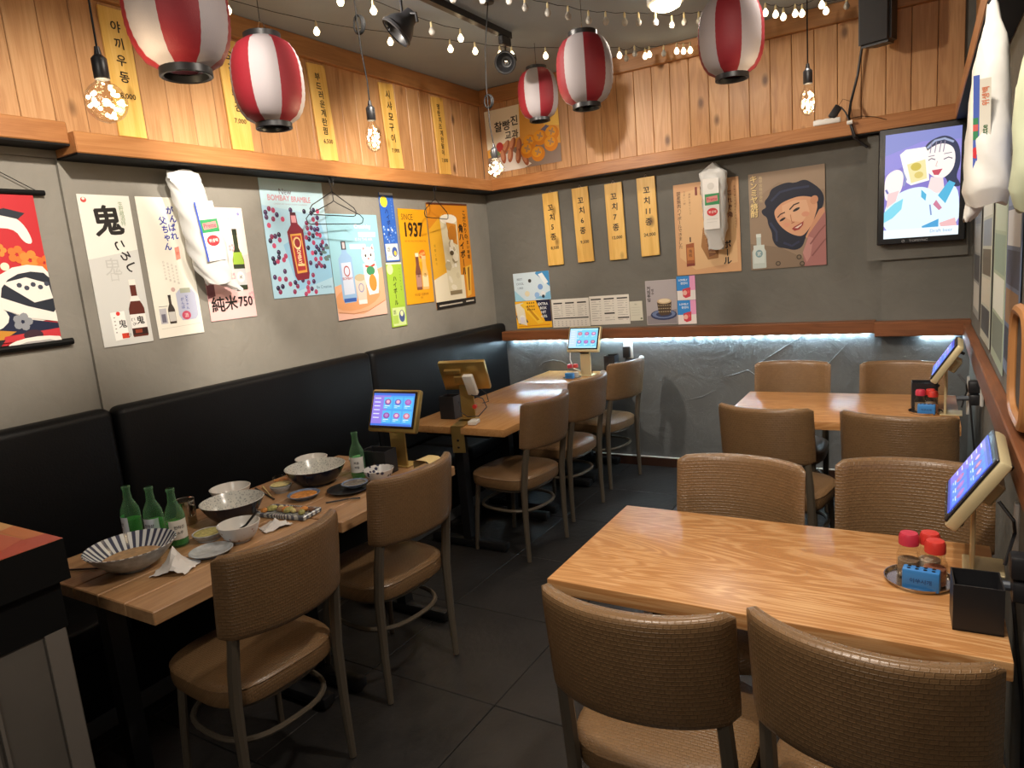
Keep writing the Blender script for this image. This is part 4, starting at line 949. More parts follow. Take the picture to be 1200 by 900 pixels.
G().tube([(0, .08, -.02), (0, .14, -.02), (0, .17, .04)], .014, 8).obj('wall_arm', M_plastic, t)

t = thing('wall_screen', 'upright black framed screen showing a drawing of a smiling woman raising a mug', 'screen', (-.022, BP - .055, 1.866))
t.rotation_euler = (0, R(.8), 0)
SWd, SHt = .372, .590
G().rbox((0, .0, 0), (.442, .06, .660), .006, 1).obj('frame', M_bezel, t)
G().box((0, -.031, 0), (SWd, .003, SHt), col='#8c86d2').obj('screen', M_tv, t, smooth=False)
a = Art(SWd, SHt, base=.0325)
a.poly([(0, 0), (1, 0), (1, .12), (.5, .1), (0, .2)], '#7f86c6'); a.poly([(0, .38), (.3, .30), (1, .4), (1, .8), (0, .9)], '#7f74c4')
a.blob([(.50, .20), (.56, .12), (.68, .08), (.80, .07), (.92, .12), (.98, .20), (1, .34), (.94, .46), (1, .52), (1, .56), (.86, .54), (.80, .44), (.52, .34)], '#2b3350'); a.line([(.56, .17), (.66, .11), (.78, .10), (.9, .14)], .03, '#9aa6c4')
a.blob([(.50, .24), (.60, .17), (.74, .135), (.88, .17), (.93, .25), (.92, .36), (.86, .43), (.76, .47), (.64, .44), (.54, .36)], '#f6ece6')
for x in (.62, .68, .74, .79): a.line([(x, .12), (x - .02, .22)], .012, '#8a7f96')
a.line([(.58, .285), (.62, .27), (.67, .285)], .014, '#5a5068'); a.line([(.78, .29), (.84, .275), (.89, .29)], .014, '#5a5068'); a.line([(.58, .25), (.66, .245)], .010, '#6a6078'); a.line([(.78, .24), (.88, .235)], .010, '#6a6078'); a.line([(.70, .30), (.68, .345), (.70, .35)], .008, '#c9a09a'); a.poly([(.63, .38), (.77, .375), (.72, .43), (.66, .425)], '#c4475a')
a.poly([(.62, .44), (.78, .46), (.80, .56), (.70, .66), (.58, .56)], '#efd8d6')
a.blob([(0, .66), (.20, .56), (.40, .52), (.58, .53), (.72, .62), (.86, .52), (1, .58), (1, 1), (0, 1)], '#dff0f8'); a.poly([(.72, .62), (.86, .49), (.94, .52), (.82, .70)], '#4fb0d6'); a.poly([(.50, .55), (.57, .60), (.56, .66), (.50, .62)], '#4fb0d6'); a.poly([(0, .74), (.14, .66), (.26, .62), (.24, .72), (.12, .80), (0, .84)], '#7fd2e6'); a.poly([(.52, .90), (.74, .84), (.74, .93), (.54, .95)], '#4aa0d2'); a.line([(.62, .70), (.64, .80)], .02, '#7a90c4'); a.poly([(.70, .66), (.78, .74), (.74, .76), (.66, .70)], '#c87a96'); a.poly([(.75, .88), (.95, .84), (.98, .92), (.78, .93)], '#e8b6b8')
a.poly([(.20, .20), (.28, .16), (.54, .155), (.57, .20), (.60, .47), (.36, .50), (.30, .47)], '#f4f1ea'); a.poly([(.30, .30), (.54, .27), (.57, .45), (.36, .48)], '#e9dca0'); a.ell(.42, .33, .07, .06, '#c9b44a'); a.ell(.46, .41, .06, .05, '#d6c06a'); a.line([(.24, .36), (.29, .44), (.26, .50)], .03, '#8a90c0')
a.blob([(.0, .42), (.06, .36), (.18, .33), (.26, .38), (.25, .50), (.20, .58), (.05, .64), (0, .60)], '#f7e9e6'); a.poly([(.05, .56), (.20, .54), (.16, .64), (.03, .70)], '#efc8c8'); a.line([(.02, .52), (.05, .56)], .03, '#6a70b0')
a.rect(0, .915, 1, 1, '#eaf6fb'); a.text('Draft beer', .78, .95, .07, '#7fa0c4', .0)
done(t, a, M_tv)
a = Art(.16, .02, base=.0305); a.ell(.10, .5, .05, None, '#8a8a8c', n=12); a.ell(.10, .5, .03, None, '#141416', n=12); a.text('TOPSYNC', .58, .5, .105, '#8a8a8c', .03, 1.25)
done(t, a, None, 'maker_lettering', (-.02, 0, -.313))
tag(G().box((0, 0, 0), (.515, .012, .735)).box((0, -.008, -.362), (.515, .016, .008)).obj('screen_backing', M_wallb, None, (-.045, BP - .008, 1.815), smooth=False), 'grey backing board fixed behind the upright screen', 'board')

t = thing('power_strip', 'white power strip lying on the back ledge under the cables', 'power strip', (-.52, D - .135, lz + lh / 2 + .001), R(3))
G().rbox((0, 0, .016), (.15, .05, .032), .006, 2).obj('body', M_white, t)
for x in (-.045, .0): G().lathe([(.017, .0325), (.017, .0345), (.013, .0345), (.012, .031), (.0005, .031)], 14, c=(x, 0, 0)).obj('socket', M_white, t)
t = thing('power_adapter', 'black power adapter plugged into the white strip on the ledge', 'adapter', (-.475, D - .135, lz + lh / 2 + .036), R(10))
G().rbox((0, 0, .030), (.045, .045, .075), .006, 2, (0, R(35), 0)).obj('body', M_plastic, t)
G().rbox((-.012, 0, -.002), (.022, .028, .012), .003, 1).obj('plug', M_plastic, t)
t = thing('cable_bundle', 'bundle of black cables running down from speaker to screen', 'cable', (0, 0, 0))
zz = lz + lh / 2
G().tube([(-.31, D - .06, 2.92), (-.335, D - .05, 2.72), (-.36, D - .05, 2.55), (-.395, D - .07, 2.40), (-.40, D - .15, zz + .02), (-.385, D - .178, zz - .03), (-.365, D - .176, lz - lh / 2 - .01), (-.335, D - .13, 2.15), (-.30, D - .125, 2.12)], .0075, 8).obj('thick_cable', M_plastic, t)
G().tube([(-.455, D - .14, zz + .075), (-.44, D - .15, zz + .085), (-.415, D - .16, zz + .05), (-.395, D - .18, zz - .005), (-.37, D - .182, lz - lh / 2 - .02), (-.32, D - .15, 2.14)], .0045, 8).obj('adapter_cable', M_plastic, t)
G().tube([(-.47, D - .14, zz + .08), (-.43, D - .15, zz + .13), (-.39, D - .15, zz + .11), (-.38, D - .17, zz + .02)], .0015, 5).obj('thin_wire', M_black, t)
G().tube([(-.39, D - .17, zz + .01), (-.33, D - .175, zz + .012), (-.26, D - .175, zz - .004), (-.20, D - .172, zz - .03)], .0018, 5).obj('thin_wire', M_black, t)
G().tube([(-.405, D - .186, zz - .015), (-.375, D - .190, zz - .013)], .012, 8).obj('cable_tie', M_white, t)

# ------------------------------------------------------------------ wire hangers
def hanger(loc, rz, label, W=.41, drop=.085, hookh=.075):
    t = thing('wire_hanger', label, 'hanger', loc, rz, 'black wire hangers on the left ledge')
    hk = [(.016 * math.cos(a), 0, -.016 + .016 * math.sin(a)) for a in [R(-60 + 28 * k) for k in range(9)]]
    hk = hk + [(-.004, 0, -.045), (0, 0, -hookh)]
    G().tube(hk, .0028, 7).obj('hook', M_iron, t)
    w = W / 2; z0 = -hookh
    G().tube([(0, 0, z0), (-.02, 0, z0 - .012), (-w + .02, 0, z0 - drop), (-w, 0, z0 - drop - .02), (-w + .008, 0, z0 - drop - .045), (-w + .03, 0, z0 - drop - .052), (w - .03, 0, z0 - drop - .052), (w - .008, 0, z0 - drop - .045), (w, 0, z0 - drop - .02), (w - .02, 0, z0 - drop), (.02, 0, z0 - .012)], .0028, 7, closed=True).obj('frame', M_iron, t)
    return t
def ledge_hook(y, label):
    t = thing('ledge_hook', label, 'hook', (XL + .150, y, lz - lh / 2))
    G().tube([(0, 0, .0), (.012, 0, -.012), (.014, 0, -.026), (.004, 0, -.034), (-.008, 0, -.026), (-.008, 0, -.018)], .004, 7).rbox((0, 0, -.003), (.035, .03, .005), .001, 1).obj('hook', M_iron, t)
ledge_hook(3.005, 'black hook under the left ledge carrying two hangers'); ledge_hook(3.99, 'black hook under the left ledge carrying one hanger')
hanger((XL + .150, 3.000, lz - lh / 2 - .008), PI / 2 + R(6), 'front black wire hanger of the pair over the two gin posters')
hanger((XL + .140, 3.015, lz - lh / 2 - .020), PI / 2 - R(9), 'rear and lower black wire hanger of the pair over the two gin posters', .40, .08, .115)
hanger((XL + .150, 3.99, lz - lh / 2 - .008), PI / 2 + R(13), 'single black wire hanger hooked in front of the golden poster')

# ------------------------------------------------------------------ hanging plastic bags with printed packs
def bag_skin(prof, seed, n=26, wr=.012):
    """prof: (z, half width, half depth, x shift); a creased closed skin"""
    r = random.Random(seed); ph = [(r.uniform(0, 6.3), r.choice((3, 4, 5, 7, 9)), r.uniform(.3, 1)) for _ in range(5)]
    pts = []
    for i in range(len(prof) - 1):
        for k in range(5):
            q = k / 5; pts.append([prof[i][j] * (1 - q) + prof[i + 1][j] * q for j in range(4)])
    pts.append(list(prof[-1])); g = G()
    for iz, (z, hw, hd, sx) in enumerate(pts):
        for k in range(n):
            a = 2 * PI * k / n; c, s = math.cos(a), math.sin(a)
            x = math.copysign(abs(c) ** .7, c) * hw; y = math.copysign(abs(s) ** .8, s) * hd
            d = 1 + wr / .08 * sum(amp * math.sin(fr * a + p + z * (17 + 9 * fr)) for p, fr, amp in ph) * .25
            g.v.append((x * d + sx, y * d, z + .006 * math.sin(3 * a + z * 40)))
    for i in range(len(pts) - 1):
        for k in range(n):
            k2 = (k + 1) % n; g.f.append((i * n + k, i * n + k2, (i + 1) * n + k2, (i + 1) * n + k)); g.c.append(None)
    g.f.append(tuple(range(n))); g.c.append(None); g.f.append(tuple(range((len(pts) - 1) * n + n - 1, (len(pts) - 1) * n - 1, -1))); g.c.append(None)
    return g
def pack_print(w, h, side):
    a = Art(w, h, base=.001)
    a.rect(0, .0, 1, 1, '#e4e2de')
    if side: a.rect(0, .0, .10, 1, '#3a55b0')
    a.rect(.10, .30, 1, .52, '#2f8f56'); a.poly([(.18, .36), (.9, .34), (.92, .45), (.2, .47)], '#d98a86'); a.text('Prette', .55, .405, .26, '#c8485a', .02)
    a.ell(.55, .66, .34, .25, '#d23038'); a.text('위생팩', .55, .66, .18, '#f0d8d0', .02)
    a.line([(.2, .80), (.9, .80)], .02, '#b8b6b2'); a.line([(.2, .86), (.8, .86)], .02, '#c4c2be')
    a.ell(.5, .15, .22, .22, '#cfcdc8')
    return a
# on the left wall: a long crumpled bag
t = thing('hanging_bag', 'long crumpled white plastic bag hanging over two left posters', 'bag', (XL + .085, 2.13, 2.17), PI / 2)
bag_skin([(0, .070, .028, -.02), (-.04, .085, .036, -.02), (-.10, .080, .040, -.01), (-.22, .092, .044, .025), (-.36, .098, .046, .05), (-.46, .088, .040, .065), (-.53, .065, .028, .085)], 5, wr=.018).obj('bag', M_film, t, angle=70)
bag_skin([(-.52, .075, .020, .115), (-.545, .03, .012, .16), (-.57, .02, .006, .20)], 8, wr=.03).obj('bag_tail', M_film, t, angle=70)
G().rbox((.042, .002, -.29), (.10, .05, .28), .015, 2).obj('pack', M_white, t)
a = pack_print(.105, .28, True); done(t, a, None, 'pack_print', (.042, -.049, -.28), (0, R(-6), 0))
# on the back wall: a clear narrow bag
t = thing('hanging_bag', 'narrow clear plastic bag hanging in front of the tan poster', 'bag', (-1.225, D - .075, 2.165))
bag_skin([(0, .012, .010, 0), (-.06, .090, .03, 0), (-.13, .085, .045, 0), (-.30, .078, .05, .005), (-.44, .075, .048, .005), (-.50, .055, .03, .005), (-.565, .05, .012, .005)], 11, wr=.012).obj('bag', M_film, t, angle=70)
G().rbox((-.005, .0, -.27), (.105, .045, .36), .014, 2).obj('pack', M_white, t)
a = pack_print(.105, .33, False); done(t, a, None, 'pack_print', (-.005, -.056, -.265))
# on the right wall: two white bags
t = thing('hanging_bag', 'large white bag with green printed edge, hanging on the right wall beside the screen', 'bag', (.142, 2.30, 2.165), R(4))
bag_skin([(0, .012, .012, .0), (-.05, .018, .02, .002), (-.09, .030, .03, .002), (-.16, .040, .06, 0), (-.34, .050, .085, -.002), (-.47, .052, .08, -.003), (-.51, .044, .06, -.002)], 21, wr=.007).obj('bag', plain('white_bag', (.80, .78, .72), .45, bump=.2, bscale=18), t, angle=70)
a = Art(.040, .27, base=.0)
a.rect(0, .08, .34, .96, '#4a63b8'); a.rect(.34, .12, .95, .74, '#e2dccb'); a.rect(0, .46, .28, .66, '#3a8a5a'); a.rect(0, .52, .28, .58, '#d8605a'); a.ell(.15, .78, .22, .36, '#d23038'); a.rect(.2, .80, .95, .86, '#4a63b8')
a.text('Prette', .62, .62, .46, '#3a6a3a', .02, 1, -90); a.text('위생백', .66, .28, .42, '#d8805a', .03, 1, -90)
done(t, a, None, 'bag_print', (-.026, -.0815, -.30), (R(6), 0, R(-16)))
bag_skin([(-.50, .022, .030, -.025), (-.53, .016, .02, -.035), (-.545, .008, .008, -.045)], 22, wr=.01).obj('bag_corner', M_white, t, angle=70)
t = thing('hanging_bag', 'pale green edged bag nearest the viewer on the right wall, cut by frame', 'bag', (.188, 1.72, 1.985), 0)
bag_skin([(0, .010, .012, 0), (-.06, .028, .03, 0), (-.12, .042, .06, 0), (-.32, .044, .07, 0), (-.36, .036, .04, 0)], 31, wr=.006).obj('bag', plain('pale_bag', (.55, .60, .42), .5, bump=.2, bscale=18), t, angle=70)
a = Art(.035, .24, base=0.0); a.rect(0, 0, 1, 1, '#5a78c8'); a.rect(.1, .55, .9, .9, '#e6e4da'); done(t, a, None, 'bag_print', (.012, -.074, -.21))
for y, z, x in ((2.30, 2.167, .142), (1.72, 1.99, .188)):
    tt = thing('wall_hook', 'small dark hook holding the %s bag on the right wall' % ('large white' if y > 2 else 'pale green edged'), 'hook', (x, y, z))
    G().tube([(XR - x - .004, 0, .02), (.0, 0, .015), (-.01, 0, 0), (-.004, 0, -.012)], .004, 7).obj('hook', M_iron, tt)

# ------------------------------------------------------------------ papers and a framed board on the right wall
def rwall(y, z, w, h, base, label, tilt, draw, off=.004):
    t, a = poster('R', y, z, w, h, base, label, tilt=tilt, off=off)
    draw(a); done(t, a)
def strips(cols):
    def f(a):
        n = len(cols)
        for i, c in enumerate(cols): a.rect(.06, .04 + i * .92 / n, .94, .02 + (i + 1) * .92 / n, c)
    return f
rwall(4.25, 1.46, .46, .62, '#8a8a86', 'grey photo sheet on the right wall, deepest in the room', 0, strips(['#6f7274', '#9a9a96', '#4a4a4c', '#b8b4aa']))
rwall(3.62, 1.44, .52, .68, '#b9bcae', 'pale poster on the right wall, second from the room corner', 1, strips(['#d0d2c8', '#8a94a0', '#6a6458', '#c8c4b4', '#4a4e52']))
rwall(3.02, 1.42, .46, .64, '#a8b8a2', 'greenish poster with a curling corner on the right wall', -1, strips(['#bccab8', '#93a89a', '#dfe4da', '#7a8478']))
rwall(2.575, 1.46, .40, .66, '#6f7e9a', 'bluish poster on the right wall below the large white bag', 0, strips(['#8fa2c8', '#d6d9de', '#4a5066', '#9a7a5c', '#38404e']))
rwall(1.98, 1.63, .50, .44, '#8c9ab8', 'large blue poster on the right wall nearest the viewer', 1, strips(['#5a78c8', '#c9ccd2', '#3e4a60', '#a8825c', '#585a62']))
t = thing('framed_board', 'round cornered orange wooden frame low on the right wall', 'frame', (XR - .014, 2.20, 1.23), -PI / 2)
pts = []
for k in range(40):
    x, y_ = sq(2 * PI * k / 40, .155, .145, .5); pts.append((x, 0, y_))
G().tube(pts, .016, 8, closed=True).obj('frame', plain('orange_wood', (.40, .18, .06), .4), t)
G().box((0, .006, 0), (.27, .006, .25)).obj('panel', plain('dark_panel', (.05, .045, .04), .6), t, smooth=False)

# ------------------------------------------------------------------ order tablets
def screen_art(w, h, seed, grad):
    a = Art(w, h, base=.0); r = random.Random(seed)
    a.rect(0, 0, 1, 1, grad[0]); a.poly([(0, 0), (.45, 0), (.25, 1), (0, 1)], grad[1]); a.rect(0, 0, 1, .07, grad[2])
    for i in range(3):
        for j in range(2):
            x, y = .27 + i * .245, .12 + j * .42
            a.rect(x, y, x + .215, y + .36, grad[3]); a.ell(x + .105, y + .15, .08, .06, r.choice(['#a05ab0', '#8a4a9a', '#c06a8a', '#6a5ab8'])); a.ell(x + .105, y + .14, .045, .035, r.choice(['#d08a9a', '#b07ac0', '#e0b0c0']))
            a.line([(x + .03, y + .27), (x + .16, y + .27)], .012, '#e6f2fa'); a.line([(x + .03, y + .32), (x + .10, y + .32)], .010, '#d0e0f0')
    for k in range(6): a.line([(.04, .16 + k * .12), (.19, .16 + k * .12)], .016, '#dfe6f6')
    a.rect(0, .94, 1, 1, grad[2])
    return a
def tablet(loc, rz, label, metal, grad, seed, tilt=30, w=.265, h=.190, zc=.262, extra=None, edge=.020):
    t = thing('order_tablet', label, 'tablet', loc, rz)
    rx = -R(tilt)
    Q = Matrix.Translation((0, 0, zc)) @ Matrix.Rotation(rx, 4, 'X')
    G().rbox((0, .012, 0), (w, .030, h), .008, 2).obj('housing', metal, t, (0, 0, zc), (rx, 0, 0))
    G().rbox((0, -.005, .004), (w - edge, .008, h - edge - .006), .003, 1).obj('bezel', M_bezel, t, (0, 0, zc), (rx, 0, 0))
    sw, sh = w - .038, h - .046
    s = G().box((0, -.0095, .004), (sw, .002, sh), col=grad[0]).obj('screen', M_screen, t, (0, 0, zc), (rx, 0, 0), smooth=False)
    a = screen_art(sw, sh, seed, grad); g = G()
    src = a.geo(); g.v = [(x, y - .0105, z + .004) for x, y, z in src.v]; g.f = src.f; g.c = src.c
    g.obj('screen_picture', M_screen, t, (0, 0, zc), (rx, 0, 0), smooth=False)['kind'] = 'stuff'
    G().rbox((0, .006, .105), (.085, .010, .21), .002, 1).obj('upright', metal, t)
    G().rbox((0, .034, zc - .022), (.10, .050, .06), .004, 1, (rx, 0, 0)).obj('mount', metal, t)
    G().rbox((0, .03, .003), (.11, .09, .006), .002, 1).obj('foot_plate', metal, t)
    if extra: extra(t)
    return t
BLU = ('#4a9ae0', '#8a78d8', '#3a6ad0', '#52b4e8'); SKY = ('#7ac8e4', '#b8d4ee', '#a8dcec', '#6cc4dc'); VIO = ('#4a62d8', '#7a6ad8', '#2a3aa0', '#4a86e6')
ZT = .741
def ex_front(t):
    G().rbox((.115, .05, .262), (.012, .035, .02), .003, 1, (0, 0, 0)).obj('side_clip', M_gold, t)
tablet((-2.055, 2.315, ZT), R(2), 'lit order tablet in a gold frame above the dirty bowls, facing the viewer', M_gold, BLU, 3, 22, .270, .195, .262, None)
def ex_back(t):
    rx = -R(26)
    G().rbox((-.055, .047, .0), (.062, .030, .135), .006, 2).obj('power_block', M_white, t, (0, .01, .235), (rx, 0, R(-8)))
    G().rbox((.055, .040, .055), (.10, .022, .030), .004, 1).obj('back_bar', M_gold, t, (0, 0, .262), (rx, 0, 0))
    G().lathe([(.0005, 0), (.013, 0), (.013, .016), (.0005, .018)], 14).obj('red_button', M_red, t, (-.062, .050, .085), (-PI / 2, 0, 0))
    G().tube([(-.06, .09, .16), (-.13, .10, .14), (-.15, .10, .09), (-.10, .11, .04), (-.03, .10, .035), (.02, .08, .06), (.03, .07, .12)], .003, 6).obj('cable', M_plastic, t)
    G().tube([(-.12, .085, .19), (-.155, .10, .17), (-.16, .09, .12), (-.12, .08, .11)], .0025, 6).obj('cable', M_plastic, t)
    G().rbox((-.075, .13, .012), (.05, .075, .022), .003, 1).obj('plug', M_white, t)
    G().box((.0, .205, -.070), (.075, .006, .155)).box((0, .125, .003), (.075, .17, .006)).obj('clamp_bracket', M_gold, t, smooth=False)
    for z in (-.075, -.115): G().lathe([(.0005, .004), (.007, .003), (.008, 0)], 10).obj('bolt', M_steel, t, (0, .2085, z), (-PI / 2, 0, 0))
tablet((-2.285, 3.225, ZT), R(180 + 14), 'order tablet seen from behind with white power block and red button', M_gold, BLU, 5, 26, .285, .195, .270, ex_back)
def ex_far(t):
    G().tube([(-.125, .0, .19), (-.14, .02, .12), (-.12, .03, .05), (-.05, .05, .02)], .0045, 7).obj('cable', M_white, t)
    G().rbox((0, .0, .18), (.07, .03, .02), .004, 1).obj('printed_strip', M_plastic, t)
    a = Art(.062, .09, base=0); a.rect(0, 0, 1, 1, '#e6ddcc'); a.text('주문', .5, .25, .3, '#c05a48', .01); [a.line([(.15, .45 + k * .14), (.85, .45 + k * .14)], .04, '#b8ada0') for k in range(3)]
    g = G(); src = a.geo(); g.v = src.v; g.f = src.f; g.c = src.c; g.obj('note', M_print, t, (0, .034, .10), smooth=False)['kind'] = 'stuff'
tablet((-2.185, 4.655, ZT), R(-3), 'lit order tablet in a cream frame at the back wall table', M_cream, SKY, 7, 22, .270, .195, .280, ex_far)
def ex_side(t):
    G().tube([(.06, .055, .20), (.075, .085, .16), (.05, .09, .12), (.075, .08, .09), (.09, .07, .05)], .004, 6).obj('cable', M_plastic, t)
    G().rbox((.128, .024, -.088), (.012, .022, .012), .002, 1).obj('corner_hole', M_black, t, (0, 0, .248), (-R(32), 0, 0))
    G().rbox((.128, .024, .088), (.012, .022, .012), .002, 1).obj('corner_hole', M_black, t, (0, 0, .248), (-R(32), 0, 0))
    G().rbox((0, .095, .09), (.03, .012, .18), .003, 1).obj('rear_post', M_white, t)
tablet((.110, 2.005, ZT), -PI / 2 + R(-2), 'tilted order tablet at the right end of the large foreground table', M_cream, VIO, 9, 32, .295, .205, .240, ex_side, .006)
tablet((.088, 3.760, ZT), -PI / 2 + R(-2), 'tilted order tablet at the right end of the farther right table', M_cream, VIO, 11, 32, .28, .200, .262, ex_side, .006)

# ------------------------------------------------------------------ boxes, condiments, plugs
def tissue_box(loc, sz, label, rz=0, mat=None):
    t = thing('napkin_box', label, 'box', loc, rz); x, y, z = sz
    g = G().box((0, 0, .002), (x, y, .004))
    for s in (-1, 1): g.box((s * (x / 2 - .0015), 0, z / 2), (.003, y, z)); g.box((0, s * (y / 2 - .0015), z / 2), (x - .006, .003, z))
    g.obj('box', mat or M_plastic, t, smooth=False)
    G().rbox((0, 0, z * .36), (x - .012, y - .012, z * .6), .004, 1).obj('napkins', plain('dark_liner', (.03, .03, .03), .8), t)
tissue_box((-2.085, 2.215, ZT), (.135, .085, .108), 'black napkin box in front of the gold framed tablet', R(4))
tissue_box((-2.42, 3.235, ZT), (.10, .09, .135), 'black napkin box beside the tablet seen from behind', R(4))
tissue_box((-2.035, 4.80, ZT), (.085, .10, .135), 'black napkin box on the back wall table near the socket', R(4))
tissue_box((.108, 1.692, ZT), (.092, .092, .105), 'open black box at the near right corner of the foreground table', R(2))
tissue_box((.008, 3.88, ZT), (.11, .09, .13), 'black napkin box behind the red capped bottles on the farther table', R(3))
GR = 'red capped condiment bottles'
def condiment(loc, label, fill, s=1.0, cap=None):
    t = thing('condiment_bottle', label, 'bottle', loc)
    G().lathe([(.0005, 0), (.024 * s, 0), (.025 * s, .004), (.025 * s, .052 * s), (.021 * s, .062 * s), (.019 * s, .078 * s)], 18).obj('jar', M_glass, t)
    G().lathe([(.0005, .003), (.0225 * s, .003), (.0225 * s, .040 * s), (.0005, .041 * s)], 16).obj('spice', fill, t)
    G().lathe([(.0005, .106 * s), (.018 * s, .105 * s), (.021 * s, .098 * s), (.0215 * s, .078 * s), (.0005, .078 * s)], 18).obj('cap', cap or M_red, t)
SP = [plain('pepper', (.20, .14, .09), .9, noise=.4, nscale=300), plain('salt', (.52, .46, .42), .9), plain('chili', (.30, .12, .07), .9, noise=.4, nscale=300)]
M_red2 = plain('rose_plastic', (.50, .03, .06), .4)
def cond_set(cx, cy, where, s=1.0, n=3):
    t = thing('condiment_tray', 'round steel tray under the condiments ' + where, 'tray', (cx, cy, ZT))
    G().lathe([(.0005, .002), (.066 * s, .002), (.071 * s, .010), (.073 * s, .010), (.068 * s, 0), (.0005, 0)], 26).obj('tray', M_steel, t)
    pos = [(-.022, .018), (.020, .034), (.030, -.012)]
    labs = ['leftmost red capped bottle ', 'rearmost red capped bottle ', 'rightmost red capped bottle ']
    for k in range(n): condiment((cx + pos[k][0] * s, cy + pos[k][1] * s, ZT + .003), labs[k] + where, SP[k], s, (M_red2, M_red, M_red)[k])
    t = thing('toothpick_box', 'blue plastic box ' + where, 'box', (cx + .004 * s, cy - .046 * s, ZT + .003), R(-6))
    g = G().rbox((0, 0, .024 * s), (.074 * s, .030 * s, .048 * s), .005, 2); g.obj('body', M_blue, t)
    for i in range(4):
        for j in range(2): G().lathe([(.0005, .0), (.0042 * s, .0)], 8).obj('hole', M_black, t, ((-.024 + i * .016) * s, (-.006 + j * .012) * s, .0486 * s))
    a = Art(.06 * s, .03 * s, base=.0); a.text('이쑤시개', .5, .45, .2, '#123a70', .01); g = a.geo(); g.obj('lettering', M_print, t, (0, -.0152 * s, .022 * s), smooth=False)['kind'] = 'stuff'
cond_set(.000, 1.868, 'on the foreground table', 1.08)
cond_set(.014, 3.765, 'on the farther right table', 1.0)
cond_set(-2.250, 4.545, 'on the back wall table', .95, 2)

t = thing('wall_socket', 'white framed wall socket with black plug on lower back wall', 'socket', (-1.925, D - .001, .90))
G().rbox((0, -.005, 0), (.075, .010, .12), .004, 2).obj('plate', M_white, t)
G().rbox((-.008, -.022, -.012), (.055, .030, .085), .006, 2).obj('plug', M_plastic, t)
G().tube([(-.008, -.03, -.05), (-.02, -.04, -.10), (-.06, -.05, -.145)], .004, 6).obj('cable', M_plastic, t)
for (y, z, lab) in ((1.80, .82, 'black plug adapter on the right wall beside the foreground tablet'), (3.60, .88, 'black plug adapter on the right wall beside the farther tablet')):
    t = thing('plug_adapter', lab, 'plug', (XR - .002, y, z), -PI / 2)
    G().rbox((0, -.008, 0), (.075, .014, .12), .004, 2).obj('plate', M_white, t)
    G().rbox((0, -.036, .022), (.05, .045, .055), .008, 2).rbox((0, -.034, -.035), (.052, .04, .05), .008, 2).obj('adapter', M_plastic, t)
    G().tube([(0, -.055, -.03), (0, -.10, -.032)], .011, 10).obj('plug', plain('slate_plastic', (.05, .06, .075), .4), t)
    G().tube([(0, -.05, -.05), (.0, -.04, -.15), (-.01, -.02, -.35), (-.01, -.015, -.60)], .004, 6).obj('cable', M_plastic, t)

# ------------------------------------------------------------------ what is left on the dish covered tables
def bottle(x, y, label, lab_rot, mat_liq=True, text='한라산', text2='소주', tall=1.0, labcol='#c9d2dc', cat='bottle'):
    t = thing('soju_bottle', label, cat, (x, y, ZT), lab_rot, 'green glass bottles')
    s = tall
    G().lathe([(.0005, .006), (.026, .001), (.031, .004), (.0325, .012), (.0325, .105 * s), (.030, .122 * s), (.022, .142 * s), (.0145, .158 * s), (.0125, .185 * s), (.0125, .196 * s), (.0145, .198 * s), (.0145, .205 * s), (.0115, .207 * s)], 24).obj('glass', M_green, t)
    if mat_liq: G().lathe([(.0005, .008), (.0295, .008), (.0295, .085 * s), (.0005, .0855 * s)], 20).obj('leftover_drink', thin('drink', (.16, .50, .12), op=.55), t)
    a0, a1 = -PI / 2 - 1.05, -PI / 2 + 1.05
    lb = G().lathe([(.0331, .030), (.0331, .098 * s)], 14, a0=a0, a1=a1).obj('paper_label', plain('bottle_label', lin(labcol), .6), t)
    a = Art(.05, .06, base=0); a.text(text, .5, .35, .26, '#2a2a30', .02); a.text(text2, .5, .68, .24, '#3a3a44', .02); g0 = a.geo(); g = G()
    for (xx, yy, zz) in g0.v:
        q = xx / .0334; g.v.append((.0336 * math.sin(q), -.0336 * math.cos(q), zz + .064))
    g.f = g0.f; g.c = g0.c; g.obj('label_lettering', M_print, lb, smooth=False)['kind'] = 'stuff'
bottle(-2.435, 1.285, 'green bottle standing leftmost behind the striped soup bowl', R(-20))
bottle(-2.328, 1.305, 'green bottle in the middle of the three behind the striped bowl', R(25))
bottle(-2.222, 1.318, 'green bottle rightmost of the three behind the striped bowl, label turned aside', R(75), labcol='#d2cec4')
bottle(-2.132, 2.128, 'single green bottle with printed white label beside the large speckled bowl', R(35), False, '처음', '처럼', 1.0, '#d6d6d2')

def bowl(name, x, y, r, h, out_m, in_m, label, cat='bowl', foot=.45, group=None, rim=None, fill=None, filllev=.5, flare=.5, z=ZT, extra=None, n=36):
    t = thing(name, label, cat, (x, y, z), 0, group)
    N_ = 8; fo = r * foot
    outp = [(.0005, .002), (fo * .9, .002), (fo, 0), (fo, .006)]
    for i in range(1, N_ + 1):
        q = i / N_; outp.append((fo + (r - fo) * (q ** flare), .006 + (h - .006) * q))
    G().lathe(outp, n).obj('outside', out_m, t)
    inp = [(r, h), (r - .003, h + .001)]
    for i in range(N_ - 1, -1, -1):
        q = i / N_; inp.append((max(.0005, (fo - .003 + (r - fo) * (q ** flare) - .001)) if i else .0005, .009 + (h - .008) * q))
    G().lathe(inp, n).obj('inside', in_m, t)
    if fill:
        q = filllev; rr = fo + (r - fo) * (q ** flare) - .005
        g = G().lathe([(rr, .008 + (h - .006) * q), (rr * .7, .010 + (h - .006) * q), (.0005, .011 + (h - .006) * q)], 24)
        g.obj('food', fill, t)
    if extra: extra(t)
    return t
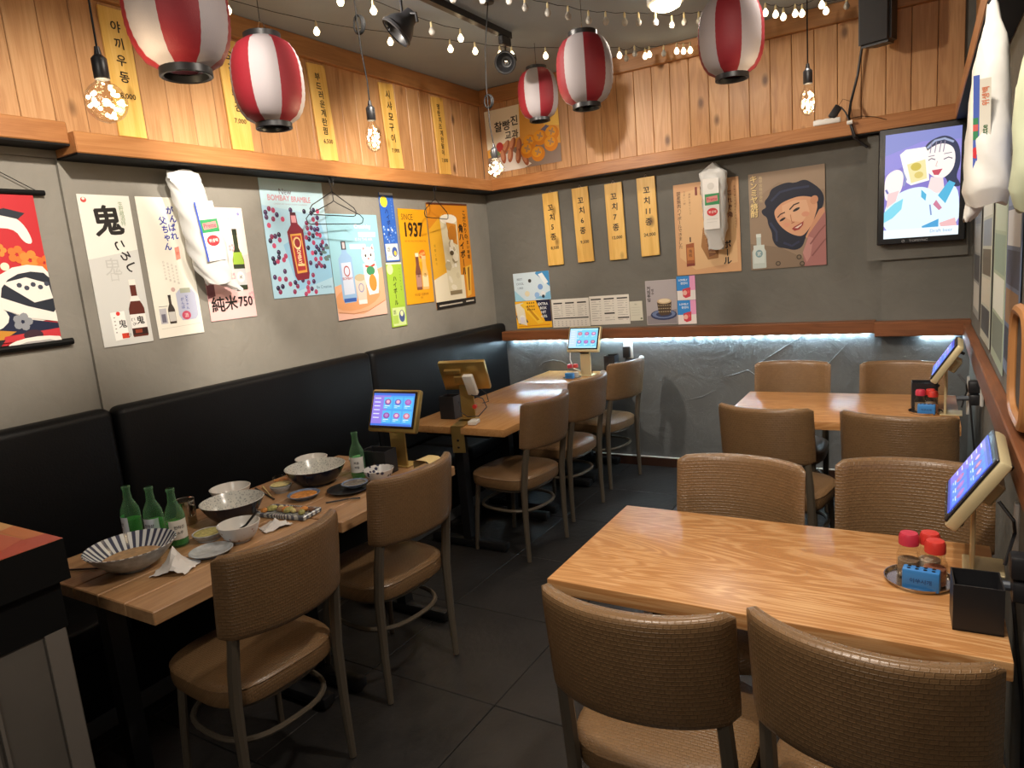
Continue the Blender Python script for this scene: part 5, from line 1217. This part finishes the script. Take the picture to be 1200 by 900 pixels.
def striped(name, c0, c1, nrep, axis='angle'):
    m, nt, b = newmat(name); L = nt.links; tc = N(nt, 'ShaderNodeTexCoord'); sp = N(nt, 'ShaderNodeSeparateXYZ'); L.new(tc.outputs['Object'], sp.inputs[0])
    at = N(nt, 'ShaderNodeMath', operation='ARCTAN2'); L.new(sp.outputs[1], at.inputs[0]); L.new(sp.outputs[0], at.inputs[1])
    mu = N(nt, 'ShaderNodeMath', operation='MULTIPLY'); L.new(at.outputs[0], mu.inputs[0]); mu.inputs[1].default_value = nrep
    sn = N(nt, 'ShaderNodeMath', operation='SINE'); L.new(mu.outputs[0], sn.inputs[0]); r = ramp(nt, [(.42, c1), (.55, c0)])
    ad = N(nt, 'ShaderNodeMath', operation='MULTIPLY_ADD'); L.new(sn.outputs[0], ad.inputs[0]); ad.inputs[1].default_value = .5; ad.inputs[2].default_value = .5
    L.new(ad.outputs[0], r.inputs[0]); L.new(r.outputs[0], b.inputs['Base Color']); b.inputs['Roughness'].default_value = .2; return m
def speckled(name, c0, c1, sc, lo=.25, hi=.32):
    m, nt, b = newmat(name); L = nt.links; tc = N(nt, 'ShaderNodeTexCoord'); v = N(nt, 'ShaderNodeTexVoronoi', Scale=sc); L.new(tc.outputs['Object'], v.inputs['Vector'])
    r = ramp(nt, [(lo, c1), (hi, c0)]); L.new(v.outputs['Distance'], r.inputs[0]); L.new(r.outputs[0], b.inputs['Base Color']); b.inputs['Roughness'].default_value = .22; return m
M_strp = striped('striped_glaze', (.60, .62, .63), (.055, .06, .10), 34)
M_spk = speckled('speckled_glaze', (.56, .56, .52), (.22, .24, .24), 120, .15, .4)
M_dots = speckled('dotted_glaze', (.62, .61, .60), (.03, .035, .08), 42, .28, .34)
M_flow = speckled('flowered_glaze', (.58, .58, .58), (.34, .16, .12), 50, .14, .26)
M_soup = plain('soup', (.38, .23, .10), .4, noise=.35, nscale=60)
M_pick = plain('pickles', (.40, .36, .12), .5, noise=.4, nscale=70, bump=.6, bscale=60)
M_orange = plain('orange_food', (.60, .24, .05), .5, noise=.4, nscale=80, bump=.6, bscale=80)
M_yell = plain('pale_yellow_food', (.66, .56, .24), .5, noise=.2, nscale=60, bump=.5, bscale=60)
bowl('soup_bowl', -2.192, 1.138, .137, .080, M_greyp, M_strp, 'large white bowl striped dark inside with soup, nearest the viewer', foot=.36, fill=M_soup, filllev=.38, flare=.62)
bowl('noodle_bowl', -2.255, 1.572, .118, .075, M_navy, M_spk, 'large navy bowl with speckled white inside, behind the small white bowl', foot=.5, flare=.55, extra=None)
bowl('rice_bowl', -2.425, 1.690, .080, .070, M_porc, M_porc, 'plain white bowl by the bench, half behind the navy bowl', foot=.45, flare=.5)
def spoon(t):
    G().tube([(-.02, .0, .03), (.02, .015, .055), (.065, .035, .105)], [.004, .004, .005], 7).ball((-.025, -.002, .026), .016, 10, (1.3, 1, .4)).obj('spoon', M_plastic, t)
bowl('rice_bowl', -2.030, 1.425, .072, .066, M_flow, M_porc, 'small white flowered bowl with a black spoon inside', foot=.42, flare=.42, extra=spoon)
bowl('side_dish', -2.165, 1.395, .054, .026, M_greyp, M_greyp, 'shallow dish of pale pickles beside the green bottles', 'dish', .7, fill=M_pick, filllev=.9)
bowl('side_plate', -2.025, 1.305, .070, .018, M_bluep, M_greyp, 'small grey blue plate beside the napkin, empty', 'plate', .6)
bowl('side_plate', -2.165, 1.838, .066, .020, M_bluep, M_bluep, 'small blue plate with orange leftovers at the table joint', 'plate', .6, fill=M_orange, filllev=.5)
bowl('side_dish', -2.335, 1.868, .046, .030, M_greyp, M_greyp, 'little dish with a pale yellow slice left of the speckled bowl', 'dish', .6, fill=M_yell, filllev=1.1)
bowl('ramekin', -2.435, 1.955, .038, .030, M_glass, M_glass, 'small clear sauce cup with orange sauce by the bench', 'dish', .8, fill=M_orange, filllev=.4)
bowl('noodle_bowl', -2.265, 2.005, .130, .080, M_navy, M_spk, 'large navy bowl with speckled inside, beside the single green bottle', foot=.5, flare=.55, fill=plain('broth_leftover', (.40, .38, .22), .3, noise=.4, nscale=40), filllev=.18)
bowl('rice_bowl', -2.430, 2.135, .074, .068, M_porc, M_porc, 'plain white bowl behind the large bowl next to single bottle', foot=.45, flare=.5)
bowl('dotted_bowl', -1.992, 2.105, .066, .058, M_dots, M_dots, 'white bowl with dark dots in front of the black napkin box', foot=.45, flare=.5)
bowl('dotted_bowl', -2.205, 2.225, .055, .058, M_dots, M_dots, 'white dotted bowl half hidden behind the single green bottle', foot=.45, flare=.5)
bowl('serving_plate', -2.040, 1.965, .088, .014, M_plastic, M_plastic, 'round black plate under a small blue dish', 'plate', .75)
bowl('side_plate', -2.025, 1.990, .056, .016, M_bluep, M_bluep, 'small blue dish lying on the black plate', 'plate', .6, z=ZT + .0155, fill=plain('shells', (.16, .14, .12), .4, noise=.5, nscale=60, bump=.8, bscale=50), filllev=.6)

t = thing('steel_cup', 'brushed steel cup behind the pickles dish', 'cup', (-2.400, 1.470, ZT))
G().lathe([(.0005, .003), (.033, .0), (.035, .003), (.037, .092), (.0385, .094), (.036, .092), (.034, .008), (.0005, .006)], 24).obj('cup', M_steel, t)
G().tube([(.037, 0, .08), (.058, 0, .078), (.060, 0, .045), (.036, 0, .03)], .0035, 7).obj('handle', M_steel, t)

t = thing('long_plate', 'rectangular plate of grilled leftovers between the two dirty tables', 'plate', (-2.072, 1.674, ZT), R(8))
g = G().rbox((0, 0, .005), (.235, .105, .010), .004, 1)
for s in (-1, 1): g.rbox((s * .112, 0, .012), (.012, .105, .012), .003, 1); g.rbox((0, s * .047, .012), (.235, .012, .012), .003, 1)
g.obj('plate', striped('striped_plate', (.45, .46, .44), (.10, .11, .14), 30), t)
rf = random.Random(4)
FD = [M_orange, M_pick, plain('grilled_meat', (.16, .07, .035), .5, noise=.4, nscale=60, bump=.5, bscale=70), M_yell, plain('crust', (.34, .20, .10), .6, noise=.3, nscale=60, bump=.5, bscale=70)]
for k in range(13):
    G().ball((0, 0, 0), .016, 8, (rf.uniform(.8, 1.6), rf.uniform(.7, 1.1), rf.uniform(.5, .8))).obj('food_piece', FD[k % 5], t, (-.09 + .015 * k + rf.uniform(-.008, .008), rf.uniform(-.026, .026), .019), (0, 0, rf.uniform(0, 3)))
# crumpled napkins
def crumple(loc, sz, seed, label, rz=0):
    t = thing('napkin', label, 'napkin', loc, rz); r = random.Random(seed); n = 11; g = G()
    for i in range(n):
        for j in range(n):
            u, v = i / (n - 1) - .5, j / (n - 1) - .5
            ridge_ = max(0, .5 - abs(u + .25 * v)) * 2
            h = sz[2] * (ridge_ ** 1.6) * max(0, 1 - 1.5 * abs(v)) + r.uniform(0, .006)
            g.v.append((u * sz[0] + r.uniform(-.004, .004), v * sz[1] + r.uniform(-.004, .004), h + .001))
    for i in range(n - 1):
        for j in range(n - 1): g.f.append((i * n + j, (i + 1) * n + j, (i + 1) * n + j + 1, i * n + j + 1)); g.c.append(None)
    g.obj('tissue', M_paper, t, angle=25)
crumple((-2.035, 1.182, ZT), (.12, .11, .075), 3, 'white crumpled napkin right of the striped soup bowl', R(30))
crumple((-2.010, 1.560, ZT), (.10, .07, .03), 8, 'brownish crumpled paper scrap behind the near chair back', R(70))
for i, (a_, b_, lab) in enumerate((((-2.50, .985), (-2.30, 1.082), 'black chopstick lying at the left edge near the soup bowl'), ((-2.485, 1.855), (-2.275, 1.778), 'black chopstick lying across the joint behind the long plate'), ((-2.475, 1.885), (-2.32, 1.800), 'pale wooden chopstick lying beside the black one'))):
    A_, B_ = Vector((*a_, ZT + .004)), Vector((*b_, ZT + .004)); mid = (A_ + B_) / 2
    o = G().tube([A_ - mid, B_ - mid], [.0042, .0028], 8).obj('chopstick', (M_plastic, M_plastic, M_note)[i], None, mid); tag(o, lab, 'chopstick')
t = thing('fork', 'small dark fork lying near the table edge before the black plate', 'fork', (-1.965, 1.86, ZT + .003), R(40))
G().tube([(-.07, 0, 0), (.02, 0, .004)], .003, 6).obj('handle', M_plastic, t)
for k in (-1, 0, 1): G().tube([(.02, 0, .004), (.035, k * .006, .004), (.065, k * .007, .002)], .0016, 5).obj('tine', M_plastic, t)

# paper note folded over a chair back
cb = chairs[1]; mw = cb.matrix_basis @ Vector((.075, -.215, .902))
t = thing('paper_note', 'cream paper note taped over the top of a chair back', 'note', (mw.x, mw.y, mw.z), cb.rotation_euler.z + R(4))
g = G(); W_ = .075
sec = [(.040, -.030), (.036, -.004), (.022, .0035), (.0, .005), (-.028, .004), (-.042, -.004), (-.045, -.02), (-.040, -.060)]
for k, (yy, zz_) in enumerate(sec):
    for x in (-W_ / 2, W_ / 2): g.v.append((x, yy, zz_))
for k in range(len(sec) - 1): g.f.append((2 * k, 2 * k + 1, 2 * k + 3, 2 * k + 2)); g.c.append(None)
g.obj('paper', M_note, t)
G().tube([(.0, -.044, -.05), (-.018, -.041, -.075), (-.035, -.038, -.105)], .006, 6).obj('twisted_end', M_note, t)

# ------------------------------------------------------------------ counter at the left front corner
t = thing('service_counter', 'dark service counter with a pictured laminate top at left front', 'counter', (-2.35, .20, 0))
CX, CY = .427, .634
G().box((CX - .45, CY - .75, .945), (.90, 1.5, .11)).obj('top_slab', M_black, t, smooth=False)
a = Art(.90, 1.5, base=0); a.rect(0, 0, 1, 1, '#c98a52')
a.poly([(.5, 0), (.72, 0), (.70, .05), (.5, .07)], '#d9a868'); a.poly([(.70, .0), (.93, 0), (.88, .028), (.72, .03)], '#c8743c'); a.poly([(.90, 0), (1, 0), (1, .10), (.93, .09), (.88, .05)], '#b5402c'); a.poly([(.74, .035), (.88, .03), (.93, .085), (.80, .12), (.66, .08)], '#c05a3a'); a.ell(.62, .06, .06, .05, '#e6bc80'); a.ell(.70, .10, .07, .05, '#e6c08a'); a.poly([(.55, .10), (.9, .12), (1, .11), (1, .16), (.6, .18)], '#a8442e')
a.poly([(.6, .19), (.95, .2), (.98, .30), (.6, .34), (.45, .25)], '#c65a36'); a.poly([(.1, .45), (.9, .4), (.95, .6), (.3, .7)], '#b8583a'); a.ell(.5, .8, .3, None, '#e0b070')
gg = a.geo(); G_ = G(); G_.v = [(x + CX - .45, z + CY - .75, 1.0005 - y) for x, y, z in gg.v]; G_.f = gg.f; G_.c = gg.c
G_.obj('printed_laminate', M_gloss, t, smooth=False)['kind'] = 'stuff'
G().box((CX - .46, CY - .76, .825), (.88, 1.48, .13)).obj('dark_band', M_black, t, smooth=False)
G().box((CX - .46, CY - .76, .38), (.87, 1.47, .76)).obj('cabinet', M_cab, t, smooth=False)
for k, yy in enumerate((.0, -.155, -.175, -.195)): G().box((CX - .024, CY - .025 - .03 + yy, .38), (.012, .05 if k == 0 else .008, .758)).obj('vertical_trim', plain('pale_trim', (.16, .14, .12), .55), t, smooth=False)
